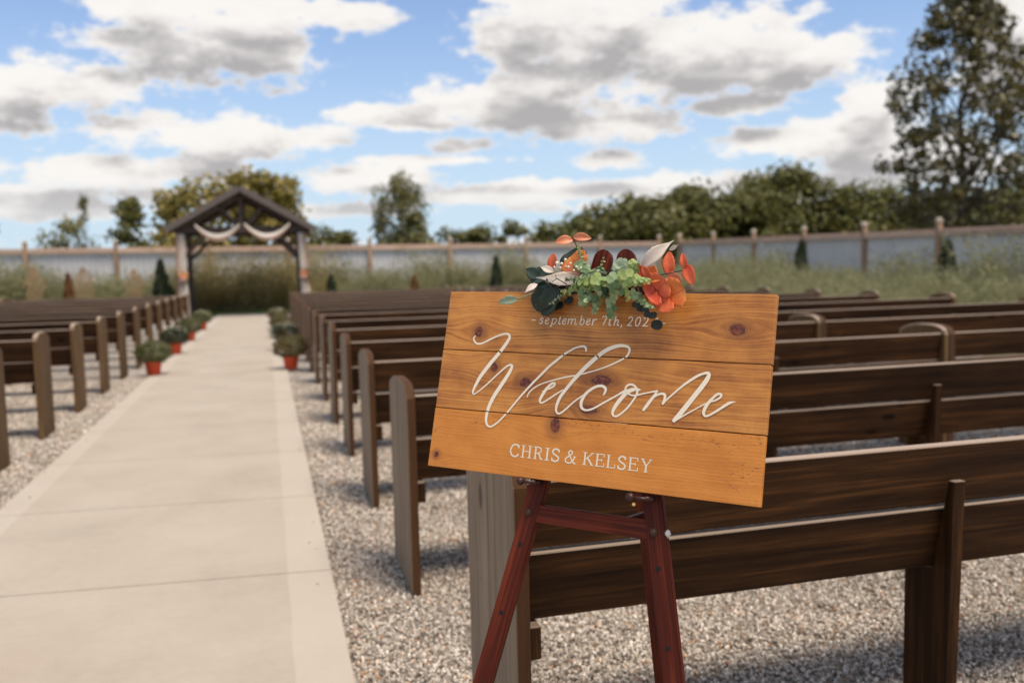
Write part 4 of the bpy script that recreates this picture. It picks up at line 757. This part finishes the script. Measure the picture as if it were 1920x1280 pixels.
for i, (pts, r0, r1, n, col) in enumerate(SPRIGS):
    P = catmull(pts, .001); V, F = [], []
    for k in range(n+3):
        a = (k+.6)/(n+3); idx = min(len(P)-2, int(a*(len(P)-1))); c = Vector(P[idx]); d = (Vector(P[idx+1])-Vector(P[idx])).normalized()
        r = (r0+(r1-r0)*a)*rs.uniform(.85, 1.1); ph = k*1.57+rs.uniform(-.3, .3)
        s = d.cross(Vector((0, 0, 1))).normalized(); t = s.cross(d)
        for sg_ in (1, -1):
            dirn = (s*math.cos(ph)+t*math.sin(ph))*sg_
            nr = (dirn*.35+d*.55+Vector((0, .25, .75))*rs.uniform(.5, 1.1)).normalized()
            small_leaf(V, F, c+dirn*r*.85, nr, dirn, r*.92)
    o = mesh_obj('eucalyptus_sprig', V, F, LM[col], sg2, True)
    VV, FF = tube_geo(P[::4]+[P[-1]], .0008, 5); st_ = mesh_obj('stem', VV, FF, LM['stem_green'], o, True)
V, F = [], []
c = Vector((SUCC[0], SUCC[1], .042))
for ring, (rad, r, tilt) in enumerate(((.003, .0065, .2), (.008, .008, .6), (.0125, .0088, 1.0))):
    for k in range(4+ring*2):
        a = 2*math.pi*k/(4+ring*2)+ring*.5; dr = Vector((math.cos(a), math.sin(a), 0))
        small_leaf(V, F, c+dr*rad+Vector((0, 0, .008-ring*.004)), (Vector((0, 0, 1))-dr*(.8-tilt)*.9-dr*(-.1)).normalized(), dr, r)
mesh_obj('succulent', V, F, LM['succ'], sg2, True)
# dark moss backing that the stems are wired to
V, F = [], []
for k in range(420):
    a = rs.uniform(-1, 1); cx = .395+a*.125; cy = .438+rs.gauss(0, .011)-abs(a)*.008; cz = .012+abs(rs.gauss(0, .010))
    small_leaf(V, F, Vector((cx, cy, cz)), Vector((rs.gauss(0, 1), rs.gauss(0, 1), rs.gauss(0, 1)+.8)), Vector((rs.gauss(0, 1), rs.gauss(0, 1), .1)), rs.uniform(.003, .006))
mesh_obj('filler_foliage', V, F, LM['black_green'], sg2, False, kind='stuff')

# ------------------------------------------------------------------ potted mums
def mum(x, y, label, fol, white, sc_=1., seed=0):
    r = thing('potted_mum', (x, y, .016), label, 'potted plant', 'potted mums lining the path')
    rr = np.random.default_rng(seed+40)
    pr = [(.088, 0), (.092, .004), (.117, .165), (.125, .168), (.127, .198), (.120, .20), (.112, .17), (.02, .165)]
    lathe('pot', pr, M['pot'], r, 28)
    lathe('soil', [(.112, .172), (.05, .185), (.001, .19)], M['soil'], r, 20, cap=False)
    N = 4200; u = rr.normal(size=(N, 3)); u /= np.linalg.norm(u, axis=1)[:, None]; rad = rr.uniform(.55, 1.0, N)**.5
    lump = 1+.13*np.sin(u[:, 0]*7+seed)*np.cos(u[:, 1]*6+seed*2)+.08*np.sin(u[:, 2]*9+u[:, 0]*5+seed)
    C_ = u*rad[:, None]*lump[:, None]*np.array([.27, .27, .185])*sc_+np.array([0, 0, .335])
    C_[:, 2] = np.maximum(C_[:, 2], .19+rr.uniform(0, .03, N))
    nr = u+rr.normal(size=(N, 3))*.6; nr /= np.linalg.norm(nr, axis=1)[:, None]
    s = np.cross(nr, rr.normal(size=(N, 3))); s /= np.linalg.norm(s, axis=1)[:, None]; t = np.cross(nr, s)
    h = rr.uniform(.009, .017, N)[:, None]
    V = np.stack([C_-s*h*.6, C_-t*h*.8+nr*h*.2, C_+s*h*.6, C_+t*h*1.1], 1).reshape(-1, 3)
    np_mesh('foliage', V, N, fol, r, 'stuff')
    n2 = 170 if white else 60
    u = rr.normal(size=(n2, 3)); u[:, 2] = np.abs(u[:, 2])+(.8 if white else .3); u[:, 1] += (.5 if white else 0); u /= np.linalg.norm(u, axis=1)[:, None]
    C_ = u*np.array([.275, .275, .19])*sc_*1.0+np.array([0, 0, .34]); nr = u; s = np.cross(nr, rr.normal(size=(n2, 3))); s /= np.linalg.norm(s, axis=1)[:, None]; t = np.cross(nr, s); h = .011
    V = np.stack([C_-s*h, C_-t*h, C_+s*h, C_+t*h], 1).reshape(-1, 3)
    np_mesh('flowers', V, n2, M['petal'] if white else M['mumr'], r, 'stuff')
ly = [13.97, 17.5, 20.77, 24.6]; ry = [13.85, 17.3, 20.7, 24.3]
lw = ['nearest', 'second nearest', 'third nearest', 'farthest']
for i in range(4):
    wl = (False, True, False, True)[i]; wr = (False, True, False, True)[i]
    mum(-1.70-(.0 if i else -.02), ly[i], '%s orange pot with a %s mum on the left edge of the path' % (lw[i], 'white flowering' if wl else 'green'), M['mumd'] if i == 1 else M['mum'], wl, .98, i)
    mum(.30-(.02*i if i else 0), ry[i], '%s orange pot with a %s mum on the right edge of the path' % (lw[i], 'white flowering' if wr else 'bronze green'), M['mumd'] if i in (1,) else M['mumr'], wr, 1.0, i+10)

# ------------------------------------------------------------------ arbor
AY, AD, AC = 31.0, 3.3, -.735
ar = thing('wedding_arbor', (AC, AY, 0), 'dark timber gable arbor at the far end of the path', 'arbor')
tm = M['arbor']
def bA(name, a, b, w_, d_, **k): return beam(name, a, b, w_, d_, tm, ar, .006, **k)
HW = 1.93
for yy in (0, AD):
    for sx in (-1, 1):
        box('post', (sx*HW-.09, yy-.09, 0), (sx*HW+.09, yy+.09, 2.84), tm, ar, .008)
        bA('knee_brace', (sx*(HW-.06), yy, 2.02), (sx*(HW-.82), yy, 2.80), .12, .14, up=Vector((0, 1, 0)))
    box('tie_beam', (-HW-.28, yy-.07, 2.842), (HW+.28, yy+.07, 3.03), tm, ar, .008)
    box('king_post', (-.075, yy-.068, 3.032), (.075, yy+.068, 4.10), tm, ar, .006)
    for sx in (-1, 1):
        bA('truss_strut', (sx*.13, yy, 3.07), (sx*.72, yy, 3.72), .12, .13, up=Vector((0, 1, 0)))
        bA('rafter', (sx*2.28, yy, 2.89), (sx*.02, yy, 4.17), .13, .20, up=Vector((0, 0, 1)))
for sx in (-1, 1):
    box('side_beam', (sx*HW-.068, .092, 2.70), (sx*HW+.068, AD-.092, 2.838), tm, ar, .006)
    # roof slab: boards laid along the ridge, each board a piece
    a = Vector((sx*.0, 0, 4.33)); b = Vector((sx*2.40, 0, 2.97)); nb = 11
    d = (b-a); nrm = Vector((sx*abs(d.z), 0, abs(d.x))).normalized()
    for k in range(nb):
        p = a+d*(k/nb+.004)+nrm*.01; q2 = a+d*((k+1)/nb-.004)+nrm*.01
        V = []
        for yy in (-.45, AD+.45):
            V += [(p.x, yy, p.z), (q2.x, yy, q2.z), (q2.x-nrm.x*.05, yy, q2.z-nrm.z*.05), (p.x-nrm.x*.05, yy, p.z-nrm.z*.05)]
        mesh_obj('roof_board', V, [(0, 1, 5, 4), (1, 2, 6, 5), (2, 3, 7, 6), (3, 0, 4, 7), (3, 2, 1, 0), (4, 5, 6, 7)], M['roof'], ar)
    d = d.normalized()
    beam('fascia', a+Vector((sx*.01, -.475, -.075)), b+Vector((0, -.475, -.075)), .035, .20, M['roof'], ar, .006)
    beam('fascia', a+Vector((sx*.01, AD+.475, -.075)), b+Vector((0, AD+.475, -.075)), .035, .20, M['roof'], ar, .006)
# drapes
def drape(x, label, flip):
    V, F = [], []; nz, na = 26, 28; r0 = thing('post_drape', (AC+x, AY-.12, 0), label, 'drape', 'cloth drapes on the arbor posts')
    for i in range(nz+1):
        z = 2.80-2.0*i/nz if True else 0; z = 2.80*(1-i/nz)+.06*(i/nz)
        pinch = math.exp(-((z-1.33)/.22)**2); wd = .095*(1-.5*pinch)+.06*(1-z/2.8); xo = (.05*(1-pinch) if flip else 0)*(1-z/2.8)*3
        for j in range(na+1):
            t = j/na*2-1; V.append((t*wd+xo, -.05*math.cos(t*9+z*.6)-.06*(1-t*t), z))
    for i in range(nz):
        for j in range(na): o = i*(na+1)+j; F.append((o, o+1, o+na+2, o+na+1))
    o = mesh_obj('cloth', V, F, M['cloth'], r0, True); o.modifiers.new('t', 'SOLIDIFY').thickness = .006
    V2 = [(v[0]*.5+(.13 if flip else -.13), v[1]+.035, v[2]) for v in V]
    o = mesh_obj('under_cloth', V2, F, M['peach'], r0, True); o.modifiers.new('t', 'SOLIDIFY').thickness = .006
drape(-HW+.02, 'cream cloth draped down the left front post of the arbor', False); drape(HW-.02, 'cream cloth draped down the right front post of the arbor', True)
def posy(x, label):
    r0 = thing('flower_tieback', (AC+x, AY-.26, 1.36), label, 'flower tieback', 'flower tiebacks on the arbor drapes')
    rq = np.random.default_rng(int(abs(x)*100)+(1 if x > 0 else 0))
    for nm, m, n, sp, h in (('greenery', LM['dark_green'], 90, .10, .04), ('orange_flower', plain('orange_bloom', (.80, .34, .10), .7), 70, .07, .04), ('pink_flower', plain('pale_pink_flower', (.80, .50, .42), .7), 60, .045, .04)):
        off = {'greenery': (0, 0, .0), 'orange_flower': (.02, -.05, .07), 'pink_flower': (-.01, -.10, -.02)}[nm]
        C_ = rq.normal(size=(n, 3))*np.array([sp, sp*.5, sp*(1.3 if nm == 'greenery' else 1)])*.8+np.array(off); nr = rq.normal(size=(n, 3)); nr /= np.linalg.norm(nr, axis=1)[:, None]
        s = np.cross(nr, rq.normal(size=(n, 3))); s /= np.linalg.norm(s, axis=1)[:, None]; t = np.cross(nr, s)
        V = np.stack([C_-s*h, C_-t*h, C_+s*h, C_+t*h], 1).reshape(-1, 3); np_mesh(nm, V, n, m, r0)
posy(-HW+.02, 'orange and pink flowers tying back the left arbor drape'); posy(HW+.0, 'orange and pink flowers tying back the right arbor drape')
def swag(x0, x1, z0, sag, label):
    V, F = [], []; n, m_ = 30, 12
    r0 = None
    for i in range(n+1):
        t = i/n; x = x0+(x1-x0)*t; zc = z0-sag*(1-(2*t-1)**2)
        for j in range(m_+1):
            s = j/m_; V.append((x, -.03-.05*math.sin(s*math.pi)-.012*math.sin(s*14), zc-.17*(s-.5)*(.55+.75*math.sin(math.pi*t))))
    for i in range(n):
        for j in range(m_): o = i*(m_+1)+j; F.append((o, o+1, o+m_+2, o+m_+1))
    o = mesh_obj('cloth_swag', V, F, M['cloth'], None, True); o.location = (AC, AY-.52, 0); tag(o, label, 'drape', 'cloth swags on the arbor front'); o.modifiers.new('t', 'SOLIDIFY').thickness = .008
    V2 = [(v[0], v[1]-.012, v[2]-.07) for v in V if True]
    V3, F3 = [], []
    for i in range(n+1):
        for j in range(5): V3.append((V[i*(m_+1)+j+8][0], V[i*(m_+1)+j+8][1]-.014, V[i*(m_+1)+j+8][2]-.02))
    for i in range(n):
        for j in range(4): q0 = i*5+j; F3.append((q0, q0+1, q0+6, q0+5))
    e = mesh_obj('peach_edge', V3, F3, M['peach'], o, True)
swag(-1.43, -.05, 3.06, .40, 'cream and peach cloth swag left of the arbor king post'); swag(.10, 1.55, 3.08, .42, 'cream and peach cloth swag right of the arbor king post')

# ------------------------------------------------------------------ planting along the fences
def quads(rr, C_, nr, hu, hv):
    nr = nr/np.linalg.norm(nr, axis=1)[:, None]; s = np.cross(nr, rr.normal(size=nr.shape)); s /= np.linalg.norm(s, axis=1)[:, None]; t = np.cross(nr, s)
    hu = np.reshape(hu, (-1, 1)) if np.ndim(hu) else hu; hv = np.reshape(hv, (-1, 1)) if np.ndim(hv) else hv
    return np.stack([C_-s*hu, C_-t*hv, C_+s*hu, C_+t*hv], 1).reshape(-1, 3)
def wisps(rr, n, rad, hgt, lean=.5, wid=.006, nseg=5):
    """arching stems as thin ribbons plus fine leaflets"""
    out = []
    for k in range(n):
        a = rr.uniform(0, 2*math.pi); r0 = rad*.25*math.sqrt(rr.uniform()); p = np.array([math.cos(a)*r0, math.sin(a)*r0, 0.]); H_ = hgt*rr.uniform(.6, 1.05)
        a2 = a+rr.normal()*.5; d = np.array([math.cos(a2), math.sin(a2), 0.]); le = rad*rr.uniform(.3, 1.1)*lean*2
        pts = [p+d*le*(t**2)+np.array([0, 0, H_*(t-.22*t**3)]) for t in np.linspace(0, 1, nseg+1)]
        sd = np.cross(d, [0, 0, 1.])*wid
        for i in range(nseg):
            w0, w1 = 1-i/nseg*.6, 1-(i+1)/nseg*.6
            out += [pts[i]-sd*w0, pts[i]+sd*w0, pts[i+1]+sd*w1, pts[i+1]-sd*w1]
    return np.array(out)
def fern_verts(seed, hgt, rad, nst=36, nleaf=2100):
    rr = np.random.default_rng(seed); st_ = wisps(rr, nst, rad, hgt)
    tips = st_.reshape(-1, 4, 3).mean(1); idx = rr.integers(0, len(tips), nleaf)
    C_ = tips[idx]+rr.normal(size=(nleaf, 3))*np.array([.10, .10, .085])*hgt; C_[:, 2] = np.clip(C_[:, 2], .02, None)
    return np.concatenate([st_, quads(rr, C_, rr.normal(size=(nleaf, 3)), rr.uniform(.004, .011, nleaf)*hgt, rr.uniform(.03, .07, nleaf)*hgt)])
FV = [fern_verts(11, 1.5, .8), fern_verts(12, 1.3, .9), fern_verts(13, 1.4, .8), fern_verts(14, 1.7, .7)]
fr = random.Random(21)
def bed(name, spots, m, label):
    L_ = []
    for (i, x, y, s_) in spots:
        a = fr.uniform(0, 6.28); ca, sa = math.cos(a), math.sin(a); v = FV[i]*s_
        L_.append(np.stack([v[:, 0]*ca-v[:, 1]*sa+x, v[:, 0]*sa+v[:, 1]*ca+y, v[:, 2]*fr.uniform(.85, 1.15)], 1))
    o = np_mesh(name, np.concatenate(L_), 0, m, None, 'stuff'); return tag(o, label, 'shrubs')
A_, B_, C0 = [], [], []
for row, (yy, sc0, st_) in enumerate(((37.0, 1.35, .75), (35.9, 1.2, .8), (34.9, .75, 1.0))):
    x = -14.2+row*.4
    while x < 17.6:
        inner = AC-2.6 < x < AC+3
        hs = sc0*fr.uniform(.55, 1.2)*(1.15 if inner and row < 2 else 1)
        if not (AC-2.2 < x < AC+2.2 and row == 2): (C0 if inner else A_).append((fr.choice((0, 1, 2, 3)), x, yy+fr.uniform(-.4, .4), hs))
        x += st_*fr.uniform(.7, 1.25)
for row, (xx, sc0, st_) in enumerate(((17.6, 1.3, .85), (16.4, 1.2, .95), (15.1, 1.12, 1.05), (13.8, .98, 1.15), (12.5, .85, 1.2), (11.3, .66, 1.3))):
    y = 9.5+row*.5
    while y < 34:
        B_.append((fr.choice((0, 1, 2, 3)), xx+fr.uniform(-.5, .5), y, sc0*fr.uniform(.6, 1.2)*min(1, .50+.5*(y-9)/15))); y += st_*fr.uniform(.8, 1.25)*1.1
bed('shrub_bed', A_, M['feather'], 'wispy grey green feathery shrubs massed along the far fence')
bed('shrub_bed', C0, M['featherb'], 'olive brown feathery shrubs massed behind the arbor opening')
bed('shrub_bed', B_, M['feather'], 'wispy yellow green feathery shrubs massed along the right fence')
def conifer(x, y, h, rad, m, label, cat='shrub'):
    r = thing('arborvitae', (x, y, 0), label, cat); rr = np.random.default_rng(int(abs(x*100))); N = 2600
    t = rr.uniform(0, 1, N)**.8; a = rr.uniform(0, 2*math.pi, N); R_ = rad*(1-t)**.55*(1+.22*np.sin(a*5+t*9)+.12*np.sin(a*3-t*17))*.9*np.sqrt(rr.uniform(.5, 1, N))+.02
    C_ = np.stack([R_*np.cos(a), R_*np.sin(a), .06+t*(h-.08)], 1)
    nr = np.stack([np.cos(a), np.sin(a), np.full(N, .3)], 1)+rr.normal(size=(N, 3))*.5
    np_mesh('foliage', quads(rr, C_, nr, .022*h**.5, .04*h**.5), N, m, r, 'stuff')
    tubes('trunk', [([(0, 0, 0), (0, 0, h*.8)], [.035, .01])], M['bark'], r); return r
conifer(-3.66, 34.0, 2.05, .38, M['thuja'], 'dark green conical arborvitae left of the arbor')
conifer(-3.35, 33.6, 1.15, .24, M['thuja'], 'small dark arborvitae in front of the taller one left of the arbor')
conifer(2.33, 33.9, 1.35, .27, M['thuja'], 'small dark arborvitae just right of the arbor')
conifer(8.77, 33.9, 1.95, .30, M['thuja'], 'dark green conical arborvitae behind the left corner of the sign')
conifer(17.3, 26.0, 2.15, .36, M['thuja'], 'dark green arborvitae by the right fence, farther of two')
conifer(17.4, 19.5, 1.95, .36, M['thuja'], 'dark green arborvitae by the right fence, nearer of two')
conifer(-6.68, 33.9, 1.62, .24, M['rust'], 'rust brown conical conifer among the plume grasses on the left')
conifer(5.5, 33.9, 1.25, .24, M['rust'], 'small rust brown conifer between the arbor and the sign')
def plume(x, y, h, label):
    r = thing('plume_grass', (x, y, 0), label, 'ornamental grass', 'tan plume grasses in the left bed'); rr = np.random.default_rng(int(abs(x*77)))
    np_mesh('blades', wisps(rr, 90, .42, h*.75, .35, .006), 0, M['feather'], r, 'stuff')
    N = 620; t = rr.uniform(0, 1, N); a = rr.uniform(0, 6.28, N); rd = .36*np.sin(np.pi*np.clip(t*.9+.1, 0, 1))**.8*rr.uniform(0, 1, N)**.5; C_ = np.stack([np.cos(a)*rd, np.sin(a)*rd, h*(.35+.65*t)], 1)
    np_mesh('plumes', quads(rr, C_, rr.normal(size=(N, 3))*[1, 1, .2], .009, .07), N, M['tan'], r, 'stuff')
for x, h, l in ((-7.63, 1.85, 'leftmost'), (-6.1, 1.8, 'middle'), (-4.47, 1.68, 'right')): plume(x, 33.3, h, '%s tan plume grass clump in the bed behind the left pews' % l)
# bright lawn patch seen through the arbor, and grass under the planting
def turf(name, rects, n, h, m, label):
    rr = np.random.default_rng(5); L_ = []
    for (x0, x1, y0, y1) in rects:
        k = int(n*(x1-x0)*(y1-y0)); C_ = np.stack([rr.uniform(x0, x1, k), rr.uniform(y0, y1, k), np.full(k, h*.45)-.02], 1)
        nr = rr.normal(size=(k, 3))*[1, 1, .1]; nr /= np.linalg.norm(nr, axis=1)[:, None]; s = np.cross(nr, [0, 0, 1.]); up = np.array([0, 0, 1.])+rr.normal(size=(k, 3))*.3
        hh = h*rr.uniform(.5, 1, k)[:, None]; L_.append(np.stack([C_-s*.006, C_+s*.006, C_+s*.002+up*hh*.6, C_-s*.002+up*hh*.6], 1).reshape(-1, 3))
    o = np_mesh(name, np.concatenate(L_), 0, m, None, 'stuff'); tag(o, label, 'grass')
turf('lawn_grass', [(-2.6, 1.6, 33.2, 34.9)], 900, .09, M['grassg'], 'bright green mown grass just beyond the end of the path')
turf('bed_grass', [(-15, 18.4, 34.9, 37.6), (10.6, 18.4, 6, 34.9)], 90, .30, M['feather'], 'rough grass filling the planting beds along both fences')

# ------------------------------------------------------------------ trees
def tree(name, x, y, h, crown, nclump, nleaf, lsz, m, label, cz0=.25, group=None, seed=0, trunk=.16, lean=0, shape='round', clsz=.16, droop=0, flat=1.):
    rr = np.random.default_rng(seed+100); r = thing(name, (x, y, 0), label, 'tree', group)
    # clump centres inside the crown envelope
    cl = []
    while len(cl) < nclump:
        t = rr.uniform(0, 1); a = rr.uniform(0, 2*math.pi)
        if shape == 'round': R_ = crown*math.sqrt(max(0, 1-(2*t-1)**2))
        elif shape == 'tall': R_ = crown*(math.sin(math.pi*min(1, (t*.92+.08))**.75)**.8)
        elif shape == 'fan': R_ = crown*(.35+.65*t)*math.sqrt(max(0, 1-max(0, (t-.6)/.42)**2))
        else: R_ = crown*(1-t)**.6
        q_ = math.sqrt(rr.uniform(.12, 1)); cl.append((R_*q_*math.cos(a)+lean*t, R_*q_*math.sin(a)*flat, h*(cz0+(1-cz0)*t*.97)))
    cl = np.array(cl)
    # trunk and limbs
    tz = np.linspace(0, 1, 7); sway = rr.normal(size=(7, 2))*.02*h; sway[0] = 0
    top = h*.82; tp = [(lean*t**1.5*.8+sway[i, 0]*t, sway[i, 1]*t, top*t) for i, t in enumerate(tz)]
    tubes('trunk', [(tp, [trunk*(1-t*.85)*(1.25 if t == 0 else 1) for t in tz])], M['bark'], r, 8)
    lim = []
    for c in cl[::max(1, len(cl)//46)]:
        zt = min(max(c[2]-h*.12-rr.uniform(.05, .2)*h*.6, h*.12), top*.97); i = min(5, int(zt/top*6)); f_ = zt/top*6-i
        p0 = np.array(tp[i])*(1-f_)+np.array(tp[i+1])*f_; md_ = (p0+c)/2+np.array([0, 0, -.03*h])+rr.normal(size=3)*.015*h
        rad = trunk*(1-zt/top*.8)*.42; lim.append(([tuple(p0), tuple(md_), tuple(c)], [rad, rad*.6, rad*.18]))
    tubes('limb', lim, M['bark'], r, 5)
    sz = crown*clsz*rr.uniform(.55, 1.35, len(cl)); idx = rr.integers(0, len(cl), nleaf)
    g = rr.normal(size=(nleaf, 3)); g *= np.minimum(1, 1.9/np.linalg.norm(g, axis=1))[:, None]
    C_ = cl[idx]+g*sz[idx][:, None]*np.array([1, 1, .8])
    if droop: C_[:, 2] -= droop*np.abs(rr.normal(size=nleaf))*h*.12
    nr = g+rr.normal(size=(nleaf, 3))*.9+np.array([0, 0, .4])
    ls = rr.uniform(.6, 1.25, nleaf)*lsz
    np_mesh('crown', quads(rr, C_, nr, ls*(.62 if not droop else .3), ls*(1 if not droop else 1.9)), nleaf, m, r, 'stuff'); return r
tree('cottonwood_tree', 41.6, 45.5, 19.2, 4.7, 300, 10500, .21, M['cotton'], 'tall dark cottonwood rising above the right fence', .16, seed=2, trunk=.30, shape='tall', clsz=.085, lean=-.2)
TL = [(23.2, 63, 4.9, 1.7, 0), (25.0, 63, 6.0, 3.0, 0), (27.0, 60, 5.6, 2.6, 1), (28.9, 64, 7.0, 3.0, 0), (31.0, 61, 6.4, 2.8, 1), (32.6, 65, 7.3, 3.0, 0), (34.8, 61, 6.2, 2.8, 1), (37.0, 62, 7.0, 2.8, 1), (39.3, 65, 8.2, 3.1, 0), (41.2, 63, 8.7, 2.9, 0), (43.6, 65, 8.4, 3.0, 0), (46.0, 62, 6.9, 3.2, 1), (48.6, 63, 7.0, 3.2, 1), (51.5, 62, 6.7, 3.4, 1), (54.5, 61, 6.4, 3.2, 0), (57.5, 62, 6.6, 3.2, 1), (60.5, 62, 7.0, 3.4, 1), (64, 61, 7.2, 3.6, 1)]
tn = 'first second third fourth fifth sixth seventh eighth ninth tenth eleventh twelfth thirteenth fourteenth fifteenth sixteenth seventeenth eighteenth'.split()
for i, (x, y, h, c, k) in enumerate(TL):
    tree('broadleaf_tree', x, y, h, c, 46, 4200, .24, (M['tree_g'], M['tree_o'])[k], '%s tree beyond the right fence, %s counting from the left end of the wood' % (('green', 'olive brown')[k], tn[i]), .08, 'trees of the wood beyond the right fence', seed=i+10, trunk=.16, clsz=.24)
# lower undergrowth in front of the wood
tree('broadleaf_tree', -6.9, 51, 5.5, 1.2, 34, 1500, .17, M['tree_g'], 'slim loose green tree left of the arbor beyond the fence', .04, seed=41, shape='tall', clsz=.26, trunk=.09)
tree('spreading_tree', -.1, 52, 6.95, 3.3, 60, 4600, .20, M['tree_y'], 'wide golden green tree directly behind the arbor roof', .08, seed=45, shape='fan', clsz=.135, trunk=.18, flat=.7)
tree('spreading_tree', -3.4, 53, 6.3, 3.6, 64, 5200, .20, M['tree_y'], 'olive green tree behind the left slope of the arbor roof', .05, seed=43, shape='fan', clsz=.17, trunk=.14, flat=.7)
tree('willow_tree', 7.8, 52, 7.3, 1.75, 30, 2600, .16, M['tree_w'], 'ragged drooping willow right of the arbor beyond the fence', .35, seed=44, clsz=.17, droop=1.1, trunk=.13)
tree('broadleaf_tree', 8.0, 51.5, 4.3, 2.1, 26, 3200, .18, M['tree_w'], 'bushy tree at the foot of the willow', .05, seed=46, clsz=.26, trunk=.1)
tree('broadleaf_tree', -9.3, 52, 5.9, 1.0, 34, 620, .12, M['tree_w'], 'thin wispy tree beyond the far left fence', .25, seed=47, clsz=.12, shape='cone', droop=.3, trunk=.07)
tree('broadleaf_tree', -10.0, 51, 4.3, 1.7, 26, 1300, .14, M['tree_w'], 'low bush at the foot of the thin wispy tree', .1, seed=57, clsz=.25, trunk=.07)
tree('broadleaf_tree', -14.6, 52, 5.0, 1.4, 20, 1500, .19, M['tree_g'], 'green tree at the left edge of the view beyond the fence', .1, seed=48, clsz=.25, trunk=.1)
for i, (x, h, c, l) in enumerate(((3.0, 3.9, 1.2, 'small round green tree just right of the arbor beyond the fence'), (4.6, 3.8, 1.0, 'second small green tree right of the arbor beyond the fence'), (10.9, 4.2, .9, 'left of two small dark round trees beyond the fence'), (12.3, 4.1, .95, 'right of two small dark round trees beyond the fence'), (14.6, 4.2, .9, 'small dark tree standing apart above the left end of the sign'), (17.0, 3.9, 1.6, 'low olive tree just left of the wood beyond the fence'))):
    tree('broadleaf_tree', x, 52, h, c, 16, 1500, .17, (M['tree_g'], M['tree_o'])[i == 5], l, .05, seed=60+i, clsz=.3, trunk=.08)
hz = thing('hedgerow', (0, 160, 0), 'low distant hedgerow of green and brown bushes on the horizon', 'hedge')
rr = np.random.default_rng(9); N = 9000
x = rr.uniform(-80, 150, N); zt = 2.4+1.3*np.sin(x*.11)+.9*np.sin(x*.37+1); C_ = np.stack([x, rr.uniform(-4, 4, N), rr.uniform(0, 1, N)*zt], 1)
np_mesh('foliage', quads(rr, C_, rr.normal(size=(N, 3)), .6, .8), N, M['tree_o'], hz, 'stuff')
